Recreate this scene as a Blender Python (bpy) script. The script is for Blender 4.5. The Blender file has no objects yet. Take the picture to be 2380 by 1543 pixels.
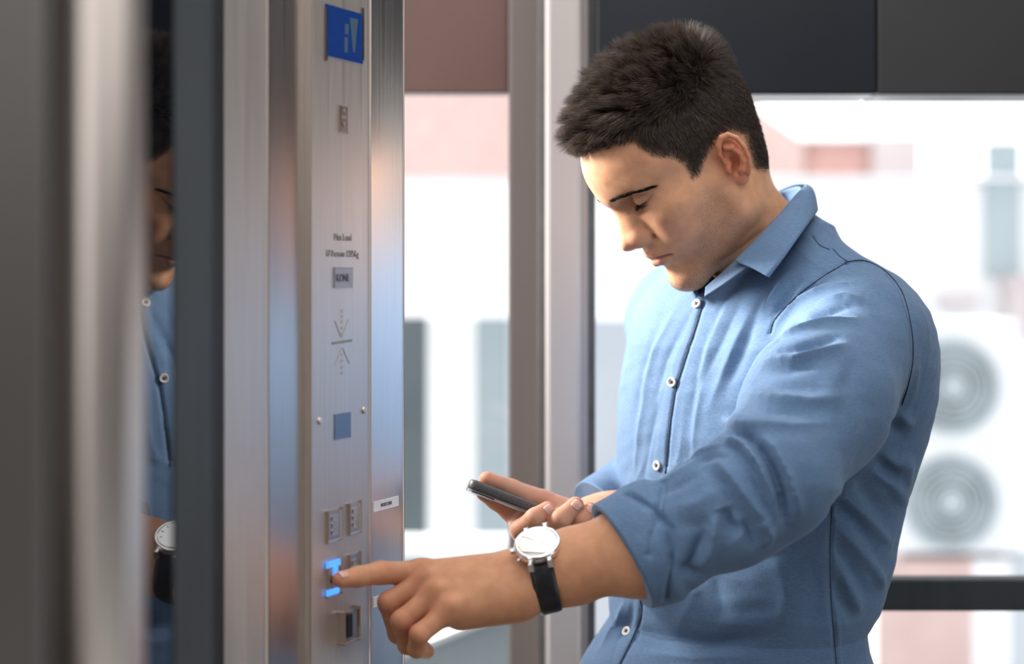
import bpy, bmesh, math, random
import numpy as np
from mathutils import Vector, Matrix

# ------------------------------------------------------------------ camera
CROP = None                      # (centre x, centre y, width) in photo pixels, for close looks only
F, PX, PY, CH = 4600.0, 1190.0, 640.0, 1.5      # focal length in px, principal point, camera height
APERTURE = 0.024                 # lens opening in metres
FOCUS = 2.06
scn = bpy.context.scene
col = scn.collection
cam_d = bpy.data.cameras.new('camera')
cam = bpy.data.objects.new('camera', cam_d)
col.objects.link(cam)
cam.location = (0, 0, CH)
cam.rotation_euler = (math.pi / 2, 0, 0)
cx, cy, cw = CROP or (1190.0, 771.5, 2380.0)
cam_d.sensor_fit = 'HORIZONTAL'
cam_d.sensor_width = 36.0
cam_d.lens = 36.0 * F / cw
cam_d.shift_x = (cx - PX) / cw
cam_d.shift_y = -(cy - PY) / cw
cam_d.clip_start = 0.02
cam_d.clip_end = 200
cam_d.dof.use_dof = True
cam_d.dof.focus_distance = FOCUS
cam_d.dof.aperture_fstop = cam_d.lens / (APERTURE * 1000)
scn.camera = cam

# ------------------------------------------------------------------ sky, exposure
world = bpy.data.worlds.new('overcast sky')
scn.world = world
world.use_nodes = True
wb = world.node_tree.nodes['Background']
wb.inputs[0].default_value = (1.0, 0.99, 0.985, 1)
wb.inputs[1].default_value = 2.5
sun_d = bpy.data.lights.new('sun', 'SUN')
sun_d.energy = 16.5
sun_d.angle = math.radians(22)
sun_d.color = (1.0, 0.96, 0.91)
sun = bpy.data.objects.new('sun', sun_d)
col.objects.link(sun)
sun.rotation_euler = Vector((0.90, -0.27, -0.42)).to_track_quat('-Z', 'Y').to_euler()
vs = scn.view_settings
vs.view_transform = 'Standard'
vs.look = 'None'
vs.exposure = 0.0
vs.gamma = 1.0
vs.use_curve_mapping = False
scn.cycles.use_denoising = True
scn.cycles.max_bounces = 10

# ------------------------------------------------------------------ helpers
def P(px, py, Y):
    return np.array([(px - PX) / F * Y, Y, CH - (py - PY) / F * Y])
def proj(p):
    p = np.atleast_2d(p)
    return PX + F * p[:, 0] / p[:, 1], PY + F * (CH - p[:, 2]) / p[:, 1]

def tag(o, label=None, cat=None, group=None, kind=None):
    if label: o['label'] = label
    if cat: o['category'] = cat
    if group: o['group'] = group
    if kind: o['kind'] = kind
    return o

def link(name, me, m=None, parent=None):
    o = bpy.data.objects.new(name, me)
    col.objects.link(o)
    if m is not None:
        me.materials.clear(); me.materials.append(m)
    if parent is not None:
        o.parent = parent
    return o

def empty(name, loc=(0, 0, 0)):
    o = bpy.data.objects.new(name, None)
    o.empty_display_size = 0.05
    col.objects.link(o)
    o.location = loc
    return o

def child(o, parent):
    """parent keeping the world place (parents here are never rotated)"""
    o.parent = parent
    o.matrix_parent_inverse = Matrix.Translation(-Vector(parent.location))
    return o

def np_mesh(name, V, Q, smooth=True, normals=None):
    V = np.asarray(V, np.float32); Q = np.asarray(Q, np.int32)
    me = bpy.data.meshes.new(name)
    k = Q.shape[1]
    me.vertices.add(len(V)); me.vertices.foreach_set('co', V.ravel())
    me.loops.add(Q.size); me.loops.foreach_set('vertex_index', Q.ravel())
    me.polygons.add(len(Q))
    me.polygons.foreach_set('loop_start', np.arange(0, Q.size, k, dtype=np.int32))
    if smooth:
        me.polygons.foreach_set('use_smooth', np.ones(len(Q), bool))
    me.update(calc_edges=True)
    me.validate()
    if normals is not None:
        me.normals_split_custom_set_from_vertices(np.asarray(normals, np.float32))
    return me

def bm_mesh(name, bm, smooth=False):
    bmesh.ops.recalc_face_normals(bm, faces=bm.faces)
    me = bpy.data.meshes.new(name)
    bm.to_mesh(me); bm.free()
    if smooth:
        for p in me.polygons: p.use_smooth = True
    return me

def frame_box(name, o, ax, ay, az, x, y, z, m, parent=None, bev=0.0, seg=2):
    """box in the frame (o; ax, ay, az) with ranges x, y, z"""
    bm = bmesh.new()
    ax, ay, az = Vector(ax), Vector(ay), Vector(az); o = Vector(o)
    mid = o + ax * (sum(x) / 2) + ay * (sum(y) / 2) + az * (sum(z) / 2)
    bmesh.ops.create_cube(bm, size=1.0)
    sx, sy, sz = abs(x[1] - x[0]), abs(y[1] - y[0]), abs(z[1] - z[0])
    for v in bm.verts:
        v.co = ax * (v.co.x * sx) + ay * (v.co.y * sy) + az * (v.co.z * sz)
    if bev > 0:
        bmesh.ops.bevel(bm, geom=list(bm.edges), offset=bev, segments=seg, affect='EDGES', profile=0.5)
    ob = link(name, bm_mesh(name, bm), m)
    ob.location = mid
    if parent is not None: child(ob, parent)
    return ob

def box(name, x, y, z, m, parent=None, bev=0.0):
    return frame_box(name, (0, 0, 0), (1, 0, 0), (0, 1, 0), (0, 0, 1), x, y, z, m, parent, bev)

def structure(o):
    o['kind'] = 'structure'
    return o

# ------------------------------------------------------------------ materials
def mat(name, color=(.5, .5, .5), rough=.5, metal=0.0, **kw):
    m = bpy.data.materials.new(name)
    m.use_nodes = True
    b = m.node_tree.nodes['Principled BSDF']
    b.inputs['Base Color'].default_value = (*color, 1)
    b.inputs['Roughness'].default_value = rough
    b.inputs['Metallic'].default_value = metal
    for k, v in kw.items():
        b.inputs[k.replace('_', ' ')].default_value = v
    return m

def nodes(m):
    return m.node_tree.nodes, m.node_tree.links, m.node_tree.nodes['Principled BSDF']

def noise(m, scale, stretch=(1, 1, 1), detail=3, coord='Object', rough=.5):
    N, L, b = nodes(m)
    tc = N.new('ShaderNodeTexCoord'); mp = N.new('ShaderNodeMapping'); nz = N.new('ShaderNodeTexNoise')
    mp.inputs['Scale'].default_value = stretch
    nz.inputs['Scale'].default_value = scale
    nz.inputs['Detail'].default_value = detail
    nz.inputs['Roughness'].default_value = rough
    L.new(tc.outputs[coord], mp.inputs[0]); L.new(mp.outputs[0], nz.inputs['Vector'])
    return nz.outputs['Fac']

def ramp(m, fac, stops):
    N, L, b = nodes(m)
    r = N.new('ShaderNodeValToRGB')
    e = r.color_ramp.elements
    while len(e) < len(stops): e.new(0.5)
    for i, (p, c) in enumerate(stops):
        e[i].position = p; e[i].color = (*c, 1) if len(c) == 3 else c
    L.new(fac, r.inputs[0])
    return r.outputs[0]

def bump(m, fac, dist, strength=1.0):
    N, L, b = nodes(m)
    bp = N.new('ShaderNodeBump')
    bp.inputs['Distance'].default_value = dist
    bp.inputs['Strength'].default_value = strength
    L.new(fac, bp.inputs['Height'])
    prev = b.inputs['Normal'].links
    if prev: L.new(prev[0].from_socket, bp.inputs['Normal'])
    L.new(bp.outputs[0], b.inputs['Normal'])

def noisy(name, c0, c1, rough, scale, stretch=(1, 1, 1), metal=0.0, bumpd=0.0, detail=4, **kw):
    m = mat(name, c0, rough, metal, **kw)
    N, L, b = nodes(m)
    f = noise(m, scale, stretch, detail)
    L.new(ramp(m, f, [(.3, c0), (.7, c1)]), b.inputs['Base Color'])
    if bumpd: bump(m, f, bumpd)
    return m

def steel(name, c0, c1, rough, an=.6):
    """brushed stainless steel, vertical grain"""
    m = noisy(name, c0, c1, rough, 900, (1, 1, .012), 1.0, 0, 2)
    N, L, b = nodes(m)
    f = noise(m, 300, (1, 1, .01), 2)
    L.new(ramp(m, f, [(.2, (rough * .8,) * 3), (.8, (rough * 1.2,) * 3)]), b.inputs['Roughness'])
    tg = N.new('ShaderNodeTangent'); tg.direction_type = 'RADIAL'; tg.axis = 'Z'
    L.new(tg.outputs[0], b.inputs['Tangent'])
    b.inputs['Anisotropic'].default_value = an
    b.inputs['Anisotropic Rotation'].default_value = .25
    return m

M = {}
M['steel'] = steel('brushed steel', (.54, .475, .43), (.60, .535, .49), .36)
M['steel_plate'] = steel('fine brushed steel plate', (.62, .55, .50), (.68, .61, .56), .52, .3)
M['steel_mirror'] = steel('polished steel', (.62, .57, .53), (.68, .63, .59), .33)
M['steel_dark'] = steel('dark steel', (.20, .18, .17), (.24, .22, .21), .35)
M['steel_column'] = steel('warm column steel', (.40, .35, .32), (.46, .41, .38), .38)
M['bronze_dark'] = noisy('dark bronze paint', (.055, .048, .042), (.075, .066, .058), .5, 10, (1, 1, .1))
M['gunmetal'] = noisy('gunmetal paint', (.040, .046, .051), (.055, .062, .068), .65, 30, (1, 1, .2), 0, 0, 4, Specular_IOR_Level=.25)
M['black'] = noisy('black gap and slot', (.006, .006, .007), (.010, .010, .011), .6, 40)
M['dark_glass'] = noisy('dark tinted glass', (.004, .005, .007), (.006, .007, .010), .015, 3)
nodes(M['dark_glass'])[2].inputs['IOR'].default_value = 1.5
M['floor'] = noisy('polished concrete floor', (.10, .08, .07), (.14, .115, .10), .35, 3)
M['ceiling'] = noisy('dark cladding', (.07, .065, .06), (.10, .09, .085), .7, 2)
M['header_navy'] = noisy('navy black panel', (.011, .015, .021), (.017, .021, .028), .28, 3)
M['header_grey'] = noisy('charcoal panel', (.030, .030, .033), (.042, .042, .045), .4, 3)
M['soffit'] = noisy('red brown soffit', (.13, .07, .058), (.20, .11, .095), .5, 2)
M['frame_brown'] = noisy('bronze frame', (.19, .155, .14), (.24, .20, .185), .4, 6, (1, 1, .1))
M['pillar'] = noisy('pale metal cladding', (.50, .45, .43), (.56, .51, .49), .4, 8, (1, 1, .1), .3)
M['rubber_grey'] = noisy('grey gasket', (.10, .10, .10), (.14, .14, .14), .6, 20)
def glass_mat():
    m = bpy.data.materials.new('clear window glass'); m.use_nodes = True
    N, L = m.node_tree.nodes, m.node_tree.links
    N.remove(N['Principled BSDF'])
    t = N.new('ShaderNodeBsdfTransparent'); t.inputs[0].default_value = (.95, .97, .97, 1)
    g = N.new('ShaderNodeBsdfGlossy'); g.inputs['Roughness'].default_value = .02
    fr = N.new('ShaderNodeFresnel'); fr.inputs[0].default_value = 1.45
    mx = N.new('ShaderNodeMixShader')
    L.new(fr.outputs[0], mx.inputs[0]); L.new(t.outputs[0], mx.inputs[1]); L.new(g.outputs[0], mx.inputs[2])
    L.new(mx.outputs[0], N['Material Output'].inputs[0])
    return m
M['glass'] = glass_mat()
def emis(name, c, s):
    m = mat(name, (0, 0, 0), .3)
    b = m.node_tree.nodes['Principled BSDF']
    b.inputs['Emission Color'].default_value = (*c, 1)
    b.inputs['Emission Strength'].default_value = s
    return m
M['blue_light'] = emis('blue button light', (.06, .30, 1.0), 1.6)
M['screen_blue'] = emis('blue display', (.010, .060, .30), .55)
nodes(M['screen_blue'])[2].inputs['Roughness'].default_value = .12
M['screen_small'] = mat('small blue grey display', (.10, .15, .27), .15)
M['screen_arrow'] = emis('display arrow', (.13, .22, .29), .40)
M['engrave'] = noisy('engraved grey lettering', (.22, .20, .19), (.27, .25, .24), .6, 200)
M['engrave_light'] = noisy('faint engraved marking', (.44, .41, .40), (.48, .45, .44), .5, 200)
M['sign_grey'] = noisy('grey enamel', (.26, .26, .30), (.30, .30, .34), .45, 60)
M['ink'] = noisy('dark print', (.10, .09, .11), (.13, .12, .14), .6, 100)
M['label_white'] = noisy('white label', (.82, .80, .83), (.88, .86, .88), .45, 60)
M['white_wall'] = noisy('white render', (.66, .66, .68), (.72, .72, .74), .8, 2)
M['pale_wall'] = noisy('pale grey wall', (.40, .42, .46), (.46, .48, .52), .8, 2)
M['blue_grey'] = noisy('blue grey cladding', (.27, .32, .35), (.33, .38, .41), .6, 2)
M['slate'] = noisy('slate cladding', (.065, .085, .095), (.095, .115, .125), .5, 3)
M['brick_red'] = noisy('haze-paled brick', (.46, .26, .23), (.54, .33, .30), .8, 6)  # haze and flare over the outside brick put into its pale colour
M['brick_pale'] = noisy('pale pink hazed brick', (.47, .33, .31), (.53, .39, .37), .8, 6)  # washed towards pink the same way, haze held in the colour
M['mortar'] = noisy('pale mortar', (.62, .55, .52), (.70, .63, .60), .9, 20)
M['roof_grey'] = noisy('grey roof edge', (.42, .36, .37), (.50, .44, .45), .7, 4)
M['ac_white'] = noisy('white enamel case', (.62, .63, .66), (.68, .69, .71), .45, 3)
M['ac_grille'] = noisy('grey fan grille', (.32, .36, .39), (.37, .41, .44), .5, 8)
M['ac_dark'] = noisy('dark fan well', (.30, .34, .37), (.36, .40, .43), .6, 8)

# ------------------------------------------------------------------ the lift wall (runs away from the camera)
wd = np.array([.357, .934, 0.0]); wn = np.array([.934, -.357, 0.0])
W0 = np.array([(785 - PX) / F * 1.90, 1.90, 0.0])
def s_of(px, off=0.0):
    t = (px - PX) / F
    b = W0 + wn * off
    return (t * b[1] - b[0]) / (wd[0] - t * wd[1])
def wall_pt(px, py, off=0.0):
    p = W0 + wn * off + wd * s_of(px, off)
    return np.array([p[0], p[1], CH - (py - PY) / F * p[1]])
def wbox(name, px0, px1, off0, off1, z0, z1, m, parent=None, bev=0.0):
    return frame_box(name, W0, wd, wn, (0, 0, 1), (s_of(px0, off1), s_of(px1, off1)), (off0, off1), (z0, z1), m, parent, bev)
HT = 2.1
wl = structure(frame_box('wall_left', W0, wd, wn, (0, 0, 1), (s_of(495, -.004), s_of(936, -.004)), (-.09, -.004), (0, HT), M['steel_dark']))
structure(wbox('trim_1', 519, 621, -.003, .004, 0, HT, M['steel_plate'], None, .001))
structure(wbox('trim_2', 623, 719, -.003, 0, 0, HT, M['steel_mirror'], None, .001))
structure(wbox('trim_3', 861, 938, -.003, 0, 0, HT, M['steel_mirror'], None, .001))
structure(wbox('trim_gap_shade', 488, 519, -.006, .0045, 0, HT, M['black']))  # black strip standing in for the shaded gap beside the door stile

def text_mesh(name, body, size, m, origin, right, up, parent=None, thick=.0003, align='CENTER'):
    cu = bpy.data.curves.new(name, 'FONT')
    cu.body = body; cu.size = size; cu.align_x = align; cu.align_y = 'CENTER'
    cu.extrude = thick; cu.resolution_u = 2
    o = bpy.data.objects.new(name, cu); col.objects.link(o)
    dg = bpy.context.evaluated_depsgraph_get(); dg.update()
    me = bpy.data.meshes.new_from_object(o.evaluated_get(dg))
    bpy.data.objects.remove(o)
    r, u = Vector(right), Vector(up); nn = r.cross(u)
    A = Matrix((r, u, nn)).transposed().to_4x4()
    me.transform(A)
    ob = link(name, me, m)
    ob.location = origin
    if parent is not None: child(ob, parent)
    return ob

# ---- lift control panel with its display, lettering and buttons
pan = empty('lift_control_panel', wall_pt(790, 1000, .004))
tag(pan, 'tall brushed steel lift control panel with blue display and push buttons', 'control panel')
PO = .006
wbox('face_plate', 721, 860, 0, PO, .75, 2.1, M['steel_plate'], pan, .0015)
UP = np.array([0, 0, 1.0])
def pan_rect(name, px0, px1, py0, py1, t, m, parent=pan, bev=0.0, base=PO):
    """plate on the control panel; py taken at the middle"""
    c = wall_pt((px0 + px1) / 2, (py0 + py1) / 2, base)
    hz = (py1 - py0) / F * c[1] / 2
    s0, s1 = s_of(px0, base), s_of(px1, base)
    return frame_box(name, (W0[0], W0[1], c[2]), wd, wn, (0, 0, 1), (s0, s1), (base - .0005, base + t), (-hz, hz), m, parent, bev)
# display: recessed frame, glowing glass, arrow
disp = pan_rect('display', 755, 841, 21, 139, .0012, M['screen_blue'])
for a in ((754, 757, 19, 141), (839, 842, 19, 141)):
    pan_rect('display_frame', *a, .002, M['steel_dark'], disp)
def pan_poly(name, pts, m, parent=pan, base=PO + .0014, t=.0004):
    bm = bmesh.new()
    vs_ = [bm.verts.new(Vector(wall_pt(x, y, base))) for x, y in pts]
    f = bm.faces.new(vs_)
    r = bmesh.ops.extrude_face_region(bm, geom=[f])
    for g in r['geom']:
        if isinstance(g, bmesh.types.BMVert): g.co += Vector(wn * t)
    ob = link(name, bm_mesh(name, bm), m)
    child(ob, parent)
    return ob
pan_poly('arrow', [(813, 41), (831, 45), (824, 122), (821, 121)], M['screen_arrow'], disp)
pan_poly('digit', [(802, 55), (810, 57), (809, 80), (802, 78)], M['screen_arrow'], disp)
pan_poly('digit', [(801, 86), (808, 87), (807, 122), (801, 121)], M['screen_arrow'], disp)
# door symbol plate
sg = pan_rect('symbol_plate', 786, 808, 245, 308, .0008, M['steel'], pan, .0004)
pan_poly('symbol', [(797, 252), (804, 255), (800, 262), (796, 258)], M['engrave'], sg, PO + .0009)
pan_poly('symbol', [(793, 268), (806, 270), (806, 275), (793, 274)], M['engrave'], sg, PO + .0009)
pan_poly('symbol', [(795, 284), (804, 285), (799, 296)], M['engrave'], sg, PO + .0009)
text_mesh('lettering', 'Max Load', .0098, M['engrave'], wall_pt(797, 552, PO + .0002), wd, UP, pan)
text_mesh('lettering', '17 Persons 1275Kg', .0092, M['engrave'], wall_pt(796, 590, PO + .0002), wd, UP, pan)
sq = pan_rect('maker_badge', 776, 817, 622, 668, .0010, M['sign_grey'], pan, .0003)
text_mesh('lettering', 'KONE', .0105, M['ink'], wall_pt(797, 646, PO + .0014), wd, UP, sq)
# engraved arrows and line
def pan_line(pts, w, m, parent=pan, nm='engraved_line'):
    for (x0, y0), (x1, y1) in zip(pts[:-1], pts[1:]):
        dx, dy = x1 - x0, y1 - y0; l = math.hypot(dx, dy)
        ox, oy = -dy / l * w / 2 * .5, dx / l * w / 2
        pan_poly(nm, [(x0 + ox, y0 + oy), (x1 + ox, y1 + oy), (x1 - ox, y1 - oy), (x0 - ox, y0 - oy)], m, parent, PO + .0001, .0003)
pan_line([(772, 798), (818, 791)], 6, M['engrave'])
pan_line([(779, 745), (793, 784)], 3, M['engrave_light']); pan_line([(795, 783), (810, 742)], 3, M['engrave_light'])
pan_line([(794, 808), (778, 850)], 3, M['engrave_light']); pan_line([(797, 808), (812, 845)], 3, M['engrave_light'])
for y in (723, 735, 748, 762, 776, 824, 838, 853, 867):
    pan_poly('engraved_dot', [(793, y - 3), (798, y - 4), (798, y + 3), (793, y + 4)], M['engrave_light'], pan, PO + .0001, .0003)
pan_rect('small_display', 777, 814, 960, 1019, .0008, M['screen_small'], pan)
for (x, y) in ((743, 978), (846, 953)):
    bm = bmesh.new()
    bmesh.ops.create_uvsphere(bm, u_segments=16, v_segments=8, radius=.0036)
    q = Vector((0, 0, 1)).rotation_difference(Vector(wn)).to_matrix().to_4x4()
    bmesh.ops.scale(bm, vec=(1, 1, .6), verts=bm.verts)
    bmesh.ops.transform(bm, matrix=q, verts=bm.verts)
    o = link('screw', bm_mesh('screw', bm, True), M['steel_mirror']); o.location = wall_pt(x, y, PO + .0005); child(o, pan)
# push buttons: raised bezel, cap and a relief mark
def push_button(px0, px1, py0, py1, lit=False, big=False):
    c = wall_pt((px0 + px1) / 2, (py0 + py1) / 2, PO)
    b = pan_rect('push_button', px0, px1, py0, py1, .0020 if not big else .012, M['steel'], pan, .0012)
    e = PO + (.0020 if not big else .012)
    if big: return b
    w, h = px1 - px0, py1 - py0
    pan_rect('button_cap', px0 + w * .22, px1 - w * .16, py0 + h * .16, py1 - h * .16, .0006, M['steel_mirror'], b, .0003, e)
    if not lit:
        for t in (.28, .5, .72):
            pan_rect('relief_mark', px0 + w * .40, px1 - w * .32, py0 + h * (t - .06), py0 + h * (t + .06), .0012, M['steel_mirror'], b, .0004, e)
    return b
push_button(757, 789, 1184, 1256); push_button(808, 834, 1167, 1238)
push_button(808, 834, 1286, 1357)
pb = push_button(757, 789, 1306, 1382, True)
e = PO + .0020
for (a, b_, c_, d_) in ((760, 788, 1303, 1316), (760, 786, 1368, 1381), (773, 783, 1316, 1350)):
    pan_rect('light_bar', a, b_, c_, d_, .0010, M['blue_light'], pb, .0004, e)
pan_rect('key_switch', 784, 819, 1418, 1488, .007, M['steel'], pan, .002)
pan_rect('key_slot', 806, 817, 1428, 1480, .0012, M['black'], pan, 0, PO + .007)
# ---- white labels on the return
def wall_label(px0, px1, py, hpx, txt, label):
    s0, s1 = s_of(px0, 0), s_of(px1, 0)
    c = wall_pt((px0 + px1) / 2, py, 0)
    hz = hpx / F * c[1] / 2
    o = frame_box('name_label', (W0[0], W0[1], c[2]), wd, wn, (0, 0, 1), (s0, s1), (0, .0012), (-hz, hz), M['label_white'], None, .0002)
    tag(o, label, 'label', 'white labels on the steel return')
    t = text_mesh('lettering', txt, .0052, M['ink'], c + wn * .0014, wd, UP, o)
wall_label(866, 924, 1171, 22, 'NODE DMS', 'white name label on steel beside upper lift buttons')
wall_label(866, 924, 1390, 22, 'NODE DMS', 'white name label half hidden behind curled fingers')

# ---- tinted glass lift door standing nearer the camera, with its dark stile
gd = np.array([.139, .990, 0.0]); gn = np.array([.990, -.139, 0.0]); G0 = np.array([-.111, 2.21, 0.0])
def g_of(px, off=0.0):
    t = (px - PX) / F; b = G0 + gn * off
    return (t * b[1] - b[0]) / (gd[0] - t * gd[1])
dr = structure(frame_box('door_1', G0, gd, gn, (0, 0, 1), (g_of(406) - .42, g_of(406)), (-.012, 0), (0.01, HT - .1), M['dark_glass']))
structure(frame_box('door_2', G0, gd, gn, (0, 0, 1), (g_of(405, .0008), g_of(494, .0008)), (-.012, .0008), (0, HT), M['gunmetal'], None, .0004))
# ---- near steel column of the door surround, far out of focus
def extrude_profile(name, pts, z0, z1, m, bevel=0.0):
    bm = bmesh.new()
    vsb = [bm.verts.new((x, y, z0)) for x, y in pts]
    f = bm.faces.new(vsb)
    r = bmesh.ops.extrude_face_region(bm, geom=[f])
    for g in r['geom']:
        if isinstance(g, bmesh.types.BMVert): g.co.z = z1
    if bevel:
        es = [e for e in bm.edges if abs(e.verts[0].co.z - e.verts[1].co.z) > .1]
        bmesh.ops.bevel(bm, geom=es, offset=bevel, segments=6, affect='EDGES', profile=.5)
    return link(name, bm_mesh(name, bm, True), m)
def XY(px, Y): return ((px - PX) / F * Y, Y)
structure(extrude_profile('trim_5', [XY(335, 1.06), XY(300, .99), XY(200, .965), XY(115, .97), XY(60, 1.02), XY(40, 1.2), XY(335, 1.2)], 0, HT, M['steel_column'], .006))
structure(extrude_profile('trim_6', [XY(112, .90), XY(108, .88), XY(-400, .80), XY(-400, .98), XY(112, .98)], 0, HT, M['bronze_dark'], .004))

# ------------------------------------------------------------------ room: floor, ceiling, glazing behind
HT = 2.5
structure(box('wall_sun_block', (-1.06, -1.0), (1.9, 3.2), (0, 1.80), M['white_wall']))  # unseen wall, added to keep the low sun off the lower torso
structure(box('wall_left_near', (-.75, -.65), (-2.2, .95), (0, HT), M['ceiling']))  # unseen wall, added to cut off sky light from the near left
structure(box('floor', (-3, 4.2), (-3.2, 2.95), (-.1, 0), M['floor']))
structure(box('ceiling', (.95, 4.2), (-2.2, 2.95), (HT, HT + .1), M['ceiling']))  # unseen; its left edge is set so sky light falls from the upper left
# open to the sky on the left; unseen wall added behind the camera to block the sky
structure(box('wall_back', (-3, 4.2), (-2.2, -2.1), (0, 3.3), M['ceiling']))
BY = 2.62
def bx_px(px, Y): return (px - PX) / F * Y
def z_px(py, Y): return CH - (py - PY) / F * Y
# pale column and bronze mullion
structure(box('trim_7', (bx_px(1268, BY), bx_px(1352, BY)), (BY, BY + .09), (0, HT), M['pillar'], None, .006))
structure(box('trim_8', (bx_px(1182, BY + .12), bx_px(1262, BY + .12)), (BY + .12, BY + .2), (0, HT), M['frame_brown'], None, .004))
structure(box('trim_9', (bx_px(1252, BY), bx_px(1268, BY)), (BY + .02, BY + .1), (0, HT), M['rubber_grey']))
structure(box('trim_10', (bx_px(1352, BY), bx_px(1368, BY)), (BY + .03, BY + .09), (0, HT), M['pillar']))
structure(box('trim_11', (bx_px(1368, BY), bx_px(1386, BY)), (BY + .03, BY + .09), (0, HT), M['rubber_grey']))
# dark header panels over the window
z0 = z_px(219, BY)
structure(box('wall_header', (bx_px(1386, BY), bx_px(2036, BY)), (BY, BY + .12), (z0, HT), M['header_navy'], None, .003))
structure(box('wall_header_2', (bx_px(2040, BY), 4.1), (BY, BY + .12), (z0, HT), M['header_grey'], None, .003))
structure(box('wall_soffit', (-.45, bx_px(1182, BY + .2)), (BY + .16, BY + .21), (z_px(222, BY + .2), HT), M['soffit'], None, .003))
# panes
structure(box('window_1', (bx_px(1386, BY), 4.1), (BY + .055, BY + .061), (0, z0), M['glass']))
structure(box('window_2', (-.45, bx_px(1182, BY + .2)), (BY + .17, BY + .176), (0, z_px(222, BY + .2)), M['glass']))
# handrail
hr = box('handrail', (bx_px(1690, BY - .06), 4.05), (BY - .06, BY - .02), (z_px(1421, BY - .06), z_px(1347, BY - .06)), M['gunmetal'], None, .003)
tag(hr, 'dark flat metal handrail running behind the man', 'handrail')
# glazed side on the right, out of frame, seen in the steel
structure(box('wall_right', (4.1, 4.2), (-1.2, 2.74), (z0, HT), M['header_grey']))
structure(box('window_3', (4.14, 4.146), (-1.2, 2.74), (0, z0), M['glass']))
for y in (-1.2, .8):
    structure(box('trim_12', (4.1, 4.2), (y, y + .09), (0, z0), M['frame_brown']))

# ------------------------------------------------------------------ outside
structure(box('ground', (-40, 40), (2.95, 60), (-.5, -.4), M['pale_wall']))
def pxbox(name, x0, x1, y0, y1, Y, depth, m, parent=None, bev=0.0):
    return box(name, (bx_px(x0, Y), bx_px(x1, Y)), (Y, Y + depth), (z_px(y1, Y), z_px(y0, Y)), m, parent, bev)
def poly_prism(name, pts, Y, depth, m, parent=None):
    bm = bmesh.new()
    f = bm.faces.new([bm.verts.new((bx_px(x, Y), Y, z_px(y, Y))) for x, y in pts])
    r = bmesh.ops.extrude_face_region(bm, geom=[f])
    for g in r['geom']:
        if isinstance(g, bmesh.types.BMVert): g.co.y += depth
    o = link(name, bm_mesh(name, bm), m)
    if parent is not None: child(o, parent)
    return o
# white building across the yard and the brick one behind it
wbld = empty('white_building', (1.5, 10, -.4))
tag(wbld, 'white rendered building beyond the windows behind the man', 'building')
box('wall', (bx_px(1300, 10), bx_px(3300, 10)), (10, 14), (-.4, z_px(415, 10)), M['white_wall'], wbld)
pxbox('parapet', 1300, 3300, 408, 418, 9.95, .2, M['white_wall'], wbld)
pxbox('vent_box', 2190, 2275, 684, 712, 9.85, .15, M['roof_grey'], wbld, .01)
pxbox('downpipe', 2345, 2400, 640, 780, 9.85, .15, M['roof_grey'], wbld, .01)
pxbox('window', 2290, 2372, 330, 640, 9.97, .03, M['blue_grey'], wbld)
bb = empty('brick_building', (2.0, 15, -.4))
tag(bb, 'pink brick building with sloping roof edge beyond white wall', 'building')
poly_prism('gable', [(1560, 1220), (1560, 120), (1700, 190), (1800, 280), (1870, 328), (1870, 1220)], 15, 3, M['brick_pale'], bb)
pxbox('wing', 1872, 2026, 328, 1220, 15.1, 3, M['brick_red'], bb)
pxbox('chimney', 2028, 2140, 316, 1220, 15.0, 1, M['roof_grey'], bb)
pxbox('roof_ledge', 1872, 2028, 322, 330, 15.0, 3.2, M['roof_grey'], bb)
lb = empty('pink_building', (-.6, 16, -.4))
tag(lb, 'pale pink building seen through window beside the lift', 'building')
box('wall', (bx_px(820, 16), bx_px(1300, 16)), (16, 19), (z_px(412, 16), 6.5), M['brick_pale'], lb)
box('ground_floor', (bx_px(820, 16), bx_px(1300, 16)), (16.05, 19), (-.4, z_px(412, 16)), M['white_wall'], lb)
# panelled garden wall seen low through the left window
gw = empty('panel_screen', (-.2, 6.0, -.4))
tag(gw, 'pale panelled screen wall below window beside the lift', 'wall')
for (a, b_, m) in ((880, 992, 'slate'), (992, 1108, 'white_wall'), (1108, 1178, 'blue_grey'), (1178, 1214, 'pale_wall'), (1214, 1300, 'slate'), (1360, 1560, 'pale_wall')):
    pxbox('panel', a, b_, 738 if a < 1300 else 742, 1900, 6.0, .12, M[m], gw, .004)
pxbox('kerb', 880, 1215, 1252, 1300, 5.7, .1, M['white_wall'], gw)
# pale sloping edge and panel below the hand
poly_prism('sloping_panel', [(930, 1560), (930, 1532), (1255, 1398), (1255, 1900), (930, 1900)], 3.6, .04, M['blue_grey'], gw)
poly_prism('sloping_edge', [(930, 1532), (930, 1516), (1255, 1386), (1255, 1400)], 3.58, .07, M['white_wall'], gw)
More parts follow.
